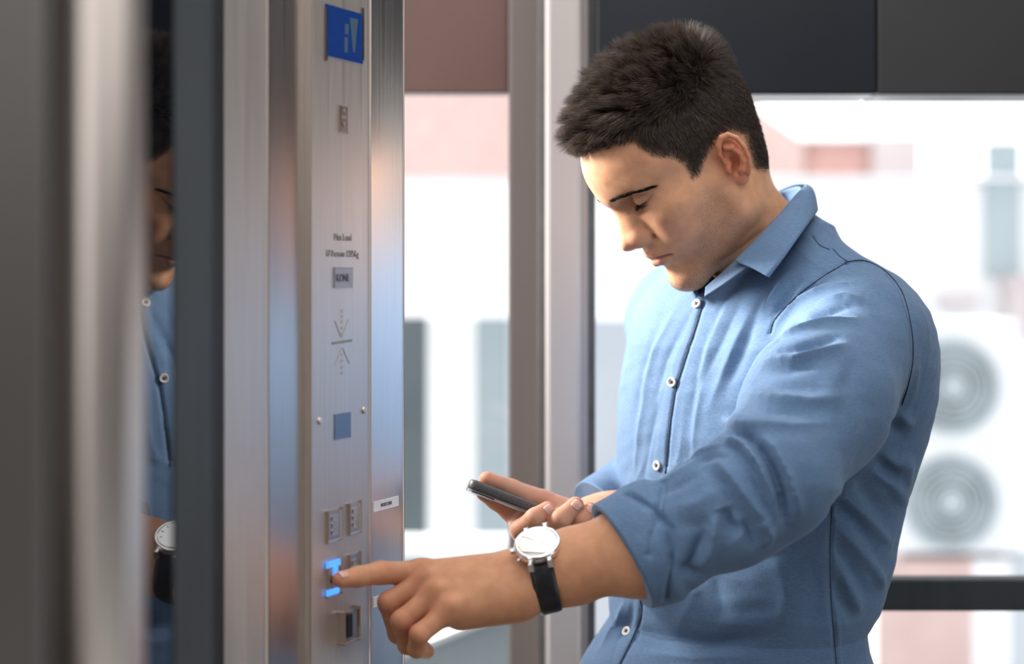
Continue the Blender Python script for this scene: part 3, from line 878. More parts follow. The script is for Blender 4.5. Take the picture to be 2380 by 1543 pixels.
# folds of the cloth: pixel paths laid on the cloth surface, height (m), half width (m)
FOLDS = [
    # rays out of the front of the armpit
    ([(1783, 812), (1838, 752), (1905, 728), (1975, 712)], -.0085, .0075), ([(1800, 788), (1859, 768), (1925, 750), (1990, 742)], .0060, .0055),
    ([(1775, 836), (1847, 838), (1905, 822), (1968, 802)], .0070, .0060), ([(1800, 818), (1870, 802), (1950, 782)], -.0060, .0060),
    ([(1806, 748), (1850, 705), (1920, 672), (1975, 660)], .0060, .0060), ([(1800, 730), (1846, 688), (1905, 655)], -.0050, .0045),
    ([(1900, 700), (1960, 690), (2010, 700)], .0040, .0070), ([(1768, 856), (1830, 862), (1900, 850)], -.0040, .0070),
    # upper sleeve
    ([(1737, 909), (1796, 927), (1880, 936), (1960, 922)], .0055, .0075), ([(1745, 890), (1810, 900), (1890, 905)], -.0035, .0090),
    ([(1725, 945), (1800, 955), (1880, 962)], -.0045, .0090), ([(1691, 980), (1754, 985), (1838, 993), (1925, 984)], .0060, .0055),
    ([(1960, 850), (1930, 900), (1935, 960)], .0030, .0100), ([(1990, 830), (1970, 890), (1975, 940)], -.0030, .0090),
    # crook of the elbow
    ([(1685, 990), (1729, 1000), (1767, 1037), (1796, 1087), (1817, 1146), (1828, 1224)], -.0120, .0065),
    ([(1685, 1010), (1733, 1030), (1767, 1080), (1791, 1143), (1806, 1212)], .0075, .0050),
    ([(1765, 1010), (1800, 1042), (1832, 1106), (1850, 1167), (1858, 1205)], .0070, .0060),
    ([(1668, 1022), (1712, 1047), (1750, 1098), (1776, 1150), (1795, 1215)], -.0060, .0050),
    ([(1611, 1060), (1653, 1043), (1691, 1024)], .0045, .0045), ([(1625, 1072), (1665, 1060), (1700, 1062)], -.0045, .0045),
    ([(1660, 1062), (1700, 1105), (1745, 1170), (1790, 1222)], .0060, .0060), ([(1640, 1078), (1680, 1130), (1715, 1185), (1745, 1220)], -.0045, .0065),
    ([(1683, 1178), (1697, 1222), (1722, 1250)], -.0090, .0085), ([(1672, 1190), (1657, 1262), (1634, 1316)], .0065, .0060),
    ([(1733, 1205), (1746, 1240), (1756, 1275)], -.0060, .0050), ([(1766, 1208), (1788, 1240), (1780, 1270)], .0060, .0060),
    ([(1640, 1230), (1618, 1290), (1592, 1330)], -.0050, .0060), ([(1582, 1318), (1605, 1330), (1630, 1338)], -.0060, .0060),
    ([(1500, 1135), (1560, 1108), (1620, 1072)], .0035, .0060), ([(1520, 1150), (1580, 1128), (1630, 1098)], -.0035, .0065),
    ([(1570, 1180), (1625, 1168), (1670, 1140)], .0030, .0075), ([(1575, 1215), (1620, 1225), (1650, 1205)], -.0030, .0080),
    # underarm and back
    ([(2072, 984), (2088, 1010), (2112, 1022)], -.0055, .0065), ([(2092, 962), (2106, 980), (2122, 990)], .0045, .0060),
    ([(2048, 1050), (2078, 1075), (2105, 1085)], .0045, .0070), ([(2040, 1076), (2062, 1096), (2090, 1112)], -.0050, .0065),
    ([(2028, 1094), (2073, 1125), (2106, 1170)], .0065, .0060), ([(1990, 1115), (2025, 1160), (2072, 1212)], -.0080, .0090),
    ([(1939, 1136), (1981, 1171), (2027, 1209), (2072, 1268)], .0060, .0060), ([(1941, 1178), (1990, 1216), (2045, 1290)], -.0055, .0065),
    ([(1943, 1220), (1990, 1268), (2036, 1325), (2058, 1365)], .0060, .0060), ([(1940, 1262), (1978, 1318), (2020, 1380)], -.0050, .0065),
    ([(1938, 1292), (1965, 1350), (2000, 1420)], .0060, .0060), ([(1936, 1340), (1955, 1390), (1985, 1445)], -.0050, .0060),
    ([(2135, 840), (2125, 900), (2110, 950)], .0035, .0080), ([(2098, 1060), (2112, 1090), (2110, 1130)], .0040, .0070),
    # waist
    ([(1440, 1460), (1520, 1488), (1640, 1500), (1800, 1480)], -.0060, .0100), ([(1490, 1510), (1620, 1530), (1760, 1525)], .0050, .0100),
    ([(1620, 1330), (1610, 1400), (1570, 1470)], .0030, .0080), ([(1660, 1330), (1680, 1420), (1650, 1490)], -.0030, .0100),
    ([(1800, 1290), (1830, 1380), (1820, 1460)], .0030, .0120), ([(1880, 1290), (1900, 1380), (1890, 1460)], -.0030, .0100),
    # chest
    ([(1745, 720), (1700, 820), (1650, 950)], .0036, .0075), ([(1765, 715), (1728, 810), (1690, 905)], -.0036, .0070),
    ([(1722, 700), (1680, 790), (1640, 880)], -.0026, .0060), ([(1690, 700), (1652, 790), (1622, 890)], .0026, .0060),
    ([(1650, 760), (1622, 870), (1606, 980)], -.0024, .0060), ([(1630, 900), (1618, 980), (1610, 1050)], .0022, .0050),
    ([(1700, 655), (1668, 735), (1645, 810)], -.0022, .0060), ([(1570, 720), (1520, 820), (1492, 930)], .0032, .0070),
    ([(1594, 745), (1548, 840), (1520, 940)], -.0030, .0060), ([(1530, 760), (1492, 860), (1475, 980)], -.0028, .0065),
    ([(1505, 890), (1484, 1010), (1474, 1110)], .0030, .0065), ([(1530, 930), (1508, 1040), (1494, 1125)], -.0028, .0055),
    ([(1590, 950), (1584, 1040), (1568, 1100)], .0026, .0055), ([(1606, 1000), (1604, 1050), (1596, 1085)], -.0024, .0050),
    ([(1470, 1100), (1452, 1150), (1447, 1190)], .0030, .0070), ([(1520, 1000), (1500, 1070), (1470, 1140)], .0024, .0060),
    ([(1452, 1400), (1442, 1440), (1400, 1500)], .0050, .0070), ([(1470, 1400), (1462, 1440), (1430, 1490)], -.0040, .0060),
    # back of the shoulder
    ([(1850, 580), (1900, 615), (1960, 650)], .0035, .0065),
    ([(1840, 625), (1800, 682), (1772, 722)], .0050, .0065), ([(1862, 640), (1826, 692), (1798, 735)], -.0050, .0050),
    ([(1800, 665), (1768, 705), (1750, 735)], -.0035, .0055),
]
SEAMS = [
    ([(1970, 608), (2010, 606), (2060, 632), (2098, 682), (2118, 760), (2122, 830), (2112, 890), (2096, 942)], -.0022, .0028),
    ([(1970, 608), (1905, 648), (1850, 690), (1800, 744), (1790, 775)], -.0020, .0028),
    ([(1888, 548), (1905, 570), (1928, 580)], -.0016, .0026), ([(1936, 578), (1952, 596), (1970, 608)], -.0016, .0026),
    ([(1934, 1176), (1929, 1272), (1932, 1395), (1944, 1543), (1950, 1600)], -.0020, .0028),
    ([(1942, 1176), (1938, 1272), (1941, 1395), (1953, 1543)], .0012, .0030),
    ([(1468, 1159), (1519, 1184), (1557, 1230), (1563, 1285), (1552, 1356), (1548, 1385)], -.0060, .0035),
    # edge of the button placket
    ([(1636, 700), (1622, 745), (1588, 850), (1572, 900), (1560, 970), (1548, 1085), (1530, 1200), (1500, 1330), (1490, 1400), (1486, 1440), (1462, 1500), (1440, 1545)], -.0030, .0030),
    ([(1610, 720), (1560, 840), (1545, 900), (1528, 980), (1515, 1080), (1490, 1240), (1455, 1400), (1440, 1470), (1420, 1545)], -.0007, .0040),
]
_ST = []
_px = [stroke3d(pts) for pts, am, w in FOLDS + SEAMS]
_hit = march_many(base_shirt, [c for l in _px for c in l])
_hit = np.split(_hit, np.cumsum([len(l) for l in _px])[:-1])
for (pts, am, w), s3 in zip(FOLDS + SEAMS, _hit):
    _ST.append((s3, am, w, s3.min(0) - 2.2 * w - .006, s3.max(0) + 2.2 * w + .006, len(_ST) >= len(FOLDS)))
def vnoise(p, scale, seed):
    """cheap smooth noise from a few sines"""
    r = np.random.RandomState(seed)
    s = np.zeros(len(p))
    for i in range(5):
        k = r.normal(size=3); k = k / np.linalg.norm(k) * scale * (1 + .5 * i)
        s += np.sin(p @ k + r.uniform(0, 6.3)) / (1 + .5 * i)
    return s / 3
def shirt_sdf(p):
    d = base_shirt(p)
    near = np.abs(d) < .022
    if near.any():
        pn = p[near]; dn = d[near]; d0 = dn.copy()
        # rolled cuff: a fuller band at the sleeve end
        ax = (pn - CUF_C) @ unit(SL_FO[2] - SL_FO[1]) + .12 * ((pn - CUF_C) @ np.array([0, 0, 1.0]))
        radial = np.abs(chain(pn, SL_FO, [.058, .0545, .0495, .0485], .02)) < .03
        s = 1 / (1 + np.exp(-np.clip(ax / .0022, -40, 40)))
        arm = (pn[:, 1] < 2.02) & radial
        dn = dn - np.where(arm, .0065 * s, 0)
        for s3, am, w, lo, hi, seam_shade in _ST:
            gain = 1.0 if abs(am) < .0039 else 1.35
            m = ((pn > lo) & (pn < hi)).all(1)
            if not m.any(): continue
            dist, t = polydist(pn[m], s3)
            dist = np.sqrt(np.maximum(dist ** 2 - d0[m] ** 2, 0))     # measured along the cloth
            if seam_shade: tp = 1.0
            else: tp = np.sin(np.pi * np.clip(t, .02, .98)) ** .6
            dn[m] -= am * (1.0 if seam_shade else gain) * np.exp(-(dist / w) ** (2 if seam_shade else 1.6)) * tp
        dn = dn + .0011 * vnoise(pn, 55, 3) + .0006 * vnoise(pn, 140, 5)
        d[near] = dn
    # sleeve opening round the forearm, neck opening
    hole = cone(p, P(1545, 1256, 1.905), P(1300, 1325, 1.908), .0440, .0440)
    d = smax(d, -hole, .003)
    d = smax(d, -cone(p, NECK1 + np.array([.012, .0, -.02]), NECK0, .0640, .066), .004)
    d = np.maximum(d, .93 - p[:, 2])
    return d
# ------------------------------------------------------------------ building the person
def set_color(me, name, rgba):
    a = me.color_attributes.new(name, 'FLOAT_COLOR', 'POINT')
    a.data.foreach_set('color', np.asarray(rgba, np.float32).ravel())
def inpoly(x, y, poly):
    r = np.zeros(len(x), bool); n = len(poly)
    for i in range(n):
        x0, y0 = poly[i]; x1, y1 = poly[(i + 1) % n]
        c = ((y0 > y) != (y1 > y)) & (x < (x1 - x0) * (y - y0) / ((y1 - y0) or 1e-9) + x0)
        r ^= c
    return r
def polyedge(x, y, poly):
    P2 = np.stack([x, y], 1).astype(float)
    pl_ = np.array(list(poly) + [poly[0]], float)
    d, _ = polydist(np.c_[P2, np.zeros(len(P2))], np.c_[pl_, np.zeros(len(pl_))])
    return np.where(inpoly(x, y, poly), d, -d)
def fold_near(p):
    """the matching point on the near side of the head"""
    q = to_head(p); q[:, 1] = np.abs(q[:, 1])
    return from_head(q)

hV, hQ, hN = surface(skin_head, HO - np.array([.17, .12, .19]) + np.array([0, 0, 0]), HO + np.array([.22, .13, .19]), .0014)
lV, lQ, lN = surface(left_hand, P(760, 1543, 1.9) - np.array([.01, .09, .03]), P(1600, 1180, 1.9) + np.array([.01, .09, .03]), .0014)
rV, rQ, rN = surface(right_hand, P(1085, 1290, 2.2) - np.array([0, .11, .01]), P(1470, 1085, 2.2) + np.array([.01, .14, .01]), .0014)
def under_body(p):
    d = base_shirt(p) + .030
    return np.maximum(d, .95 - p[:, 2])
uV, uQ, uN = surface(under_body, (-.02, 1.78, .92), (.52, 2.66, 1.56), .012)

# colour zones of the skin
LIP = [(1497, 604), (1512, 596), (1530, 596), (1562, 592), (1566, 597), (1556, 607), (1538, 618), (1520, 622), (1505, 614)]
def head_colors(V):
    q = to_head(V); q[:, 1] = np.abs(q[:, 1])
    base = np.array([.68, .365, .215])
    c = np.tile(base, (len(V), 1))
    def mix(w, colr):
        nonlocal c
        c = c * (1 - w[:, None]) + np.asarray(colr) * w[:, None]
    # lips
    dl = np.minimum(chain(q, np.array([(.1085, 0, -.0415), (.1060, .010, -.0422), (.0975, .0225, -.0478)]), [.0050, .0048, .0026], .003),
                    chain(q, np.array([(.1075, 0, -.0530), (.1045, .010, -.0524), (.0965, .0215, -.0492)]), [.0056, .0052, .0026], .003))
    mix(np.clip((.0010 - dl) / .0016, 0, 1) * .85, (.58, .225, .19))
    dd, t = polydist(q, np.array([(.1145, 0, -.0470), (.1100, .0110, -.0468), (.1005, .0225, -.0487), (.0975, .0255, -.0500)]))
    mix(np.exp(-(dd / .0013) ** 2) * .8, (.10, .028, .02))
    # warmer nose, cheek and ear
    mix(np.clip(1 - np.linalg.norm((q - np.array((.115, .005, -.015))) / np.array((.02, .018, .025)), axis=1), 0, 1) * .45, (.56, .22, .13))
    mix(np.clip(1 - np.linalg.norm((q - np.array((.072, .050, -.022))) / np.array((.035, .03, .03)), axis=1), 0, 1) * .5, (.66, .28, .17))
    e = np.clip(1 - np.linalg.norm((q - EAR0 - np.array((0, .004, 0))) / np.array((.03, .02, .045)), axis=1), 0, 1)
    mix(np.clip(e * 2, 0, 1) * .7, (.56, .17, .09))
    # eyelid shadow and lash line
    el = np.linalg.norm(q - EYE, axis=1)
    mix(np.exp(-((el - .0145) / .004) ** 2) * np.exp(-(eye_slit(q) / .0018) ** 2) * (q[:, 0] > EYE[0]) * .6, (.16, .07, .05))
    # beard shadow
    qn = from_head(q); x, y = proj(qn)
    BEARD = [(1632, 425), (1690, 440), (1725, 470), (1730, 520), (1700, 600), (1640, 690), (1560, 690), (1540, 640), (1575, 625), (1600, 590), (1610, 540), (1622, 480)]
    w = np.clip((polyedge(x, y, BEARD) + 14) / 40, 0, 1)
    mix(w * .30, (.22, .14, .095))
    # shaved nape and the roots under the hair
    return np.c_[c, np.ones(len(V))], x, y, q
hC, hx, hy, hq = head_colors(hV)
HAIRLINE = [(1335, 366), (1368, 356), (1400, 347), (1440, 333), (1476, 324), (1486, 346), (1515, 362), (1562, 366), (1590, 382), (1606, 414), (1624, 408), (1636, 376), (1652, 342), (1672, 320), (1700, 306),
            (1728, 312), (1738, 350), (1748, 392), (1790, 404), (1900, 390), (1900, -100), (1200, -100), (1200, 366)]
hedge = polyedge(hx, hy, HAIRLINE)
ear_d = ear_sdf(hq)
hedge = np.where(ear_d < .002, -50, hedge)
ww = np.clip((hedge + 6) / 26, 0, 1)[:, None]
hC[:, :3] = hC[:, :3] * (1 - ww) + np.array([.035, .022, .016]) * ww
def hand_colors(V, nails, base=(.58, .30, .17)):
    c = np.tile(np.array([*base, 1.0]), (len(V), 1))
    for (tip, w, k) in nails:
        a = np.exp(-(np.linalg.norm(V - tip, axis=1) / w) ** 2)[:, None] * k
        c[:, :3] = c[:, :3] * (1 - a) + np.array([.58, .22, .14]) * a
    return c
lC = hand_colors(lV, [(LF[n][0][i], .016, .5) for n in LF for i in (0, 1, 3)], (.60, .31, .175))
rC = hand_colors(rV, [(RF[n][0][i], .016, .6) for n in RF for i in (1, 3)], (.62, .345, .23))
uC = np.tile(np.array([.55, .29, .17, 1]), (len(uV), 1))

def skin_mat():
    m = mat('skin', (.6, .32, .19), .52)
    N, L, b = nodes(m)
    at = N.new('ShaderNodeVertexColor'); at.layer_name = 'skin'
    f = noise(m, 70, (1, 1, 1), 4); f2 = noise(m, 900, (1, 1, 1), 3)
    mx = N.new('ShaderNodeMix'); mx.data_type = 'RGBA'; mx.blend_type = 'MULTIPLY'
    mx.inputs['Factor'].default_value = 1.0
    L.new(at.outputs[0], mx.inputs['A'])
    L.new(ramp(m, f, [(.25, (.86, .80, .78)), (.75, (1.08, 1.06, 1.05))]), mx.inputs['B'])
    L.new(mx.outputs['Result'], b.inputs['Base Color'])
    b.inputs['Subsurface Weight'].default_value = .22
    b.inputs['Subsurface Radius'].default_value = (1.0, .35, .18)
    b.inputs['Subsurface Scale'].default_value = .006
    b.inputs['Specular IOR Level'].default_value = .28
    bump(m, f2, .00025, .6)
    return m
M['skin'] = skin_mat()
n0, n1, n2 = len(hV), len(hV) + len(lV), len(hV) + len(lV) + len(rV)
V = np.concatenate([hV, lV, rV, uV]); Q = np.concatenate([hQ, lQ + n0, rQ + n1, uQ + n2])
NR = np.concatenate([hN, lN, rN, uN])
me = np_mesh('person', V, Q, True, NR)
set_color(me, 'skin', np.concatenate([hC, lC, rC, uC]))
person = link('person', me, M['skin'])
tag(person, 'man in blue shirt looking at a telephone while pressing a lift button', 'person')

# ---- strands
def strands(name, roots, dirs, ends_dir, length, width, m, parent, rings=4, jitter=0, seed=1, curl=None):
    """tapered three-sided hairs; start along dirs, end along ends_dir"""
    n = len(roots)
    rng = np.random.RandomState(seed)
    pts = [roots]; dcur = []
    for k in range(1, rings):
        t = k / (rings - 1)
        dv = dirs * (1 - t) + ends_dir * t
        dv = dv / np.maximum(np.linalg.norm(dv, axis=1), 1e-6)[:, None]
        pts.append(pts[-1] + dv * (length / (rings - 1))[:, None])
    side = np.cross(ends_dir + dirs * .3, rng.normal(size=(n, 3))); side /= np.maximum(np.linalg.norm(side, axis=1), 1e-6)[:, None]
    ax = ends_dir / np.maximum(np.linalg.norm(ends_dir, axis=1), 1e-6)[:, None]
    s2 = np.cross(ax, side)
    VV = []
    for k in range(rings):
        w = width * (1.0 - .85 * (k / (rings - 1)) ** 1.5)
        w = np.broadcast_to(w, (n,))[:, None]
        for a in (0, 2.094, 4.189):
            VV.append(pts[k] + (side * math.cos(a) + s2 * math.sin(a)) * w)
    VV = np.stack(VV, 1).reshape(-1, 3)
    q = []
    for k in range(rings - 1):
        for a in range(3):
            b = (a + 1) % 3
            q.append((k * 3 + a, k * 3 + b, (k + 1) * 3 + b, (k + 1) * 3 + a))
    q = np.array(q)
    QQ = (q[None] + (np.arange(n) * rings * 3)[:, None, None]).reshape(-1, 4)
    return link(name, np_mesh(name, VV, QQ, True), m, parent)
def tri_sample(V, Q, mask, n, seed):
    rng = np.random.RandomState(seed)
    A = V[Q]
    ar = np.linalg.norm(np.cross(A[:, 2] - A[:, 0], A[:, 3] - A[:, 1]), axis=1) * mask
    i = rng.choice(len(Q), n, p=ar / ar.sum())
    u, v = rng.rand(n, 1), rng.rand(n, 1)
    return ((A[i, 0] * (1 - u) + A[i, 1] * u) * (1 - v) + (A[i, 3] * (1 - u) + A[i, 2] * u) * v), i

M['hair'] = noisy('dark brown hair', (.036, .025, .020), (.118, .082, .063), .45, 260, (1, 1, 1), 0, 0)
nodes(M['hair'])[2].inputs['Specular IOR Level'].default_value = .55
fm = np.clip((hedge[hQ].mean(1) + 2) / 14, 0, 1) ** .7
fm = np.where(ear_d[hQ].min(1) < .0025, 0, fm)
NH = 56000
roots, fi = tri_sample(hV, hQ, fm, NH, 11)
nrm = hN[hQ[fi, 0]]
rq = to_head(roots); nq = nrm @ HR
rng = np.random.RandomState(7)
edge = hedge[hQ[fi, 0]]
# comb field in head space
top = np.clip((rq[:, 2] - .072) / .040, 0, 1)            # 0 on the sides, 1 on top
front = np.clip((rq[:, 0] - .00) / .09, 0, 1)
side_dir = np.stack([.10 - .25 * (rq[:, 0] < 0), np.zeros(NH), -np.ones(NH)], 1)
top_dir = np.stack([np.ones(NH), -.10 * np.sign(rq[:, 1]) * 0 + .12 * np.sin(rq[:, 1] * 90), .25 + .15 * np.sin(rq[:, 0] * 70)], 1)
back = np.clip((-rq[:, 0] - .02) / .05, 0, 1)[:, None]
top_dir = top_dir * (1 - back) + np.array([-.35, 0, .10]) * back
tt = (top ** .8)[:, None]
comb = side_dir * (1 - tt) + top_dir * tt
length = .0085 + .0035 * rng.rand(NH) + top * (.0195 + .006 * front) * (.8 + .35 * rng.rand(NH))
length *= np.clip(.35 + edge / 55, .35, 1.0)
nape = np.clip((-.012 - rq[:, 2]) / .04, 0, 1) * (rq[:, 0] < 0)
length *= 1 - .72 * nape
# tufts
NC = 620
cid = rng.choice(NH, NC, replace=False)
from mathutils import kdtree
kd = kdtree.KDTree(NC)
for i, k in enumerate(cid): kd.insert(roots[k], i)
kd.balance()
ci = np.array([kd.find(r)[1] for r in roots])
cdir = rng.normal(size=(NC, 3)) * .33
cc = rq[cid][ci]
tuft = cdir[ci] * (.35 + .65 * top)[:, None]
lift = (.22 + 1.5 * top + .2 * top * front)[:, None]
comb = comb - nq * (comb * nq).sum(1)[:, None] * .9
comb = comb / np.maximum(np.linalg.norm(comb, axis=1), 1e-6)[:, None]
d0 = nq * (lift + .35) + comb * (1 - .55 * top)[:, None] + rng.normal(size=(NH, 3)) * .10
d1 = nq * lift * .72 + comb + tuft + rng.normal(size=(NH, 3)) * .10 + (cc - rq) * 38 * (.35 + .65 * top)[:, None]
d0 /= np.linalg.norm(d0, axis=1)[:, None]; d1 /= np.linalg.norm(d1, axis=1)[:, None]
hair = strands('hair', roots - nrm * .0006, d0 @ HR.T, d1 @ HR.T, length, .00017 + .00008 * rng.rand(NH) , M['hair'], person, 4)
tag(hair, 'short dark brown hair, longer and tousled on top', None, None, 'stuff')

# eyebrows
M['brow'] = noisy('dark brow hair', (.022, .014, .010), (.036, .024, .018), .8, 300)
nodes(M['brow'])[2].inputs['Specular IOR Level'].default_value = .1
def skin_point(px, py, side=1):
    p = march(head_sdf, px, py)
    q = to_head(p[None])[0]
    if side < 0: q[1] = -q[1]
    return from_head(q)
def brow(side, seed):
    rng = np.random.RandomState(seed)
    path = [(1418, 469), (1440, 460), (1465, 450), (1490, 443), (1516, 433)]
    R_, D0, D1, LN = [], [], [], []
    line = [skin_point(*c, side) for c in path]
    gr = [gradn(head_sdf, c) for c in line]
    for k in range(400):
        t = rng.rand() * (len(line) - 1.001); i = int(t); f = t - i
        tt_ = t / (len(line) - 1)
        a = line[i] * (1 - f) + line[i + 1] * f
        tan = unit(line[i + 1] - line[i])
        wdt = .0037 * (1 - tt_ ** 2 * .8) * (.55 + .45 * min(1, tt_ * 4))
        g = gr[i] * (1 - f) + gr[i + 1] * f
        up_ = unit(np.cross(g, tan)); up_ = up_ * np.sign(up_ @ Hu)
        r = a + up_ * rng.uniform(-1, 1) * wdt
        R_.append(r)
        lean = .75 - 1.0 * tt_ if (r - a) @ up_ < 0 else .25 - .7 * tt_
        D0.append(unit(tan + up_ * lean + g * .4 + rng.normal(size=3) * .12)); D1.append(unit(tan + up_ * lean * .4 + g * .05 + rng.normal(size=3) * .1))
        LN.append(rng.uniform(.006, .0095))
    R_ = np.array(R_); R_ = R_ - np.array([gr[2]]) * head_sdf(R_)[:, None]
    o = strands('eyebrow', R_, np.array(D0), np.array(D1), np.array(LN), .00020, M['brow'], person, 4, seed=seed)
    return o
brow(1, 21); brow(-1, 22)
# eyes and lashes
M['eye'] = noisy('eye white', (.62, .58, .55), (.70, .66, .63), .15, 40)
M['iris'] = noisy('dark iris', (.035, .02, .012), (.06, .035, .02), .12, 300)
def eye(side, seed):
    c = EYE.copy(); c[1] *= side
    bm = bmesh.new(); bmesh.ops.create_uvsphere(bm, u_segments=32, v_segments=20, radius=.0122)
    o = link('eye', bm_mesh('eye', bm, True), M['eye'], person); o.location = from_head(c)
    gz = unit(np.array([.88, .0, -.50])) @ HR.T
    bm = bmesh.new(); bmesh.ops.create_uvsphere(bm, u_segments=24, v_segments=16, radius=.0123)
    bmesh.ops.bisect_plane(bm, geom=list(bm.verts) + list(bm.edges) + list(bm.faces), plane_co=Vector(gz) * .0108, plane_no=Vector(gz), clear_inner=True)
    i = link('iris', bm_mesh('iris', bm, True), M['iris'], o)
    rng = np.random.RandomState(seed)
    R_, D0, D1, LN = [], [], [], []
    for k in range(100):
        az = math.radians(rng.uniform(-40, 50)); upl = k < 72
        el = math.radians((-21 if upl else -34) + 7 * (math.degrees(az) / 45) ** 2)
        v = np.array([math.cos(el) * math.cos(az), math.cos(el) * math.sin(az) , math.sin(el)])
        vm = v * np.array([1, side, 1])
        r = c + vm * (.0146 if upl else .0143)
        out = vm * .9 + np.array([.15, .30 * side * math.sin(az), -.55 if upl else -.5])
        end = vm * .8 + np.array([.2, .45 * side * math.sin(az), -.10 if upl else -.7])
        R_.append(from_head(r)); D0.append(unit(out) @ HR.T); D1.append(unit(end) @ HR.T); LN.append(rng.uniform(.0055, .0075) if upl else rng.uniform(.0025, .004))
    strands('eyelashes', np.array(R_), np.array(D0), np.array(D1), np.array(LN), .00020, M['brow'], person, 4, seed=seed)
eye(1, 31); eye(-1, 32)
# stubble
BEARD2 = [(1628, 440), (1655, 432), (1700, 450), (1728, 480), (1728, 520), (1705, 590), (1650, 690), (1560, 690), (1548, 650), (1580, 632), (1612, 600), (1622, 540), (1618, 480)]
be = polyedge(hx, hy, BEARD2)
bm_ = np.clip((be[hQ].mean(1) + 10) / 34, 0, 1)
bm_ = np.where((ear_d[hQ].min(1) < .003), 0, bm_) + .16 * np.clip((polyedge(hx, hy, [(1505, 565), (1560, 575), (1590, 610), (1600, 660), (1540, 660), (1500, 600)])[hQ].mean(1)) / 15, 0, 1)
rs, fs = tri_sample(hV, hQ, bm_, 8000, 5)
ns = hN[hQ[fs, 0]]
dn_ = (np.tile(np.array([.25, 0, -1.0]), (len(rs), 1)) + rng.normal(size=(len(rs), 3)) * .45) @ HR.T
d_a = ns * .8 + dn_ * .6; d_a /= np.linalg.norm(d_a, axis=1)[:, None]
d_b = ns * .35 + dn_; d_b /= np.linalg.norm(d_b, axis=1)[:, None]
sb = strands('stubble', rs, d_a, d_b, .0007 + .0008 * rng.rand(len(rs)), .00006, M['brow'], person, 3)
sb['kind'] = 'stuff'

# ---- nails
M['nail'] = noisy('finger nail', (.66, .38, .30), (.71, .43, .34), .3, 80)
def nail(tip, prev, normal, r, parent, ln=.0115, wd_=.0068, fwd=.25):
    ax = unit(tip - prev); nn = unit(normal - ax * (normal @ ax)); sd = np.cross(ax, nn)
    VV, QQ = [], []
    nu, nv = 9, 9
    for i in range(nu):
        for j in range(nv):
            u = (i / (nu - 1) - .5) * 2; v = (j / (nv - 1) - .5) * 2
            # rounded rectangle outline
            s = max(abs(u), abs(v)); l2 = (abs(u) ** 4 + abs(v) ** 4) ** .25
            if l2 > 1e-6: u2, v2 = u * s / l2, v * s / l2
            else: u2, v2 = u, v
            th = v2 * wd_ / r
            VV.append(tip + ax * (u2 * ln / 2 + fwd * .01 - .003) + nn * (r * math.cos(th) + .0003 - .0012 * max(u2, 0) ** 2) + sd * (r * math.sin(th)))
    for i in range(nu - 1):
        for j in range(nv - 1):
            QQ.append((i * nv + j, (i + 1) * nv + j, (i + 1) * nv + j + 1, i * nv + j + 1))
    o = link('fingernail', np_mesh('fingernail', np.array(VV), np.array(QQ)), M['nail'], parent)
    md = o.modifiers.new('s', 'SOLIDIFY'); md.thickness = .0006; md.offset = 0
    return o
for nm, (pts, rad) in RF.items():
    if nm in ('middle', 'ring', 'little'):
        nail(pts[3], pts[2], np.array([.10, -1.0, .05]), rad[3], person, .0098 if nm != 'little' else .0088, .0058 if nm != 'little' else .0050)
nail(LF['index'][0][3], LF['index'][0][2], np.array([0, -.75, .66]), LF['index'][1][3], person, .0098, .0052)

# ---- shirt
sV, sQ, sN = surface(shirt_sdf, (.0, 1.76, .92), (.545, 2.70, 1.60), .0020)
def cloth_mat(name, dark, light, tint=1.0):
    m = mat(name, dark, .82)
    N, L, b = nodes(m)
    weave = noise(m, 1500, (1, 1, .12), 2); weave2 = noise(m, 1500, (.12, .12, 1), 2); patch = noise(m, 22, (1, 1, .5), 4)
    a = N.new('ShaderNodeMath'); a.operation = 'ADD'; L.new(weave, a.inputs[0]); L.new(weave2, a.inputs[1])
    b2 = N.new('ShaderNodeMath'); b2.operation = 'MULTIPLY_ADD'; L.new(patch, b2.inputs[0]); b2.inputs[1].default_value = .5; L.new(a.outputs[0], b2.inputs[2])
    mr = N.new('ShaderNodeMapRange'); mr.inputs[1].default_value = .85; mr.inputs[2].default_value = 1.65; L.new(b2.outputs[0], mr.inputs[0])
    L.new(ramp(m, mr.outputs[0], [(.0, dark), (1.0, light)]), b.inputs['Base Color'])
    b.inputs['Sheen Weight'].default_value = .08
    b.inputs['Sheen Roughness'].default_value = .5
    b.inputs['Specular IOR Level'].default_value = .2
    bump(m, a.outputs[0], .0002, .7)
    nz = N.new('ShaderNodeTexNoise'); nz.noise_type = 'RIDGED_MULTIFRACTAL'
    nz.inputs['Scale'].default_value = 9; nz.inputs['Detail'].default_value = 3; nz.inputs['Distortion'].default_value = .6
    tc = N.new('ShaderNodeTexCoord'); mp = N.new('ShaderNodeMapping'); mp.inputs['Rotation'].default_value = (.3, .5, .4); mp.inputs['Scale'].default_value = (1.6, 1.6, .8)
    L.new(tc.outputs['Object'], mp.inputs[0]); L.new(mp.outputs[0], nz.inputs['Vector'])
    bump(m, nz.outputs[0], .003, .55)
    return m
M['chambray'] = cloth_mat('blue chambray', (.078, .140, .250), (.142, .232, .372))
M['chambray_in'] = cloth_mat('blue chambray inside', (.078, .128, .215), (.135, .205, .31))
shirt = link('shirt', np_mesh('shirt', sV, sQ, True, sN), M['chambray'], person)
shirt['label'] = 'blue chambray shirt with rolled sleeves'
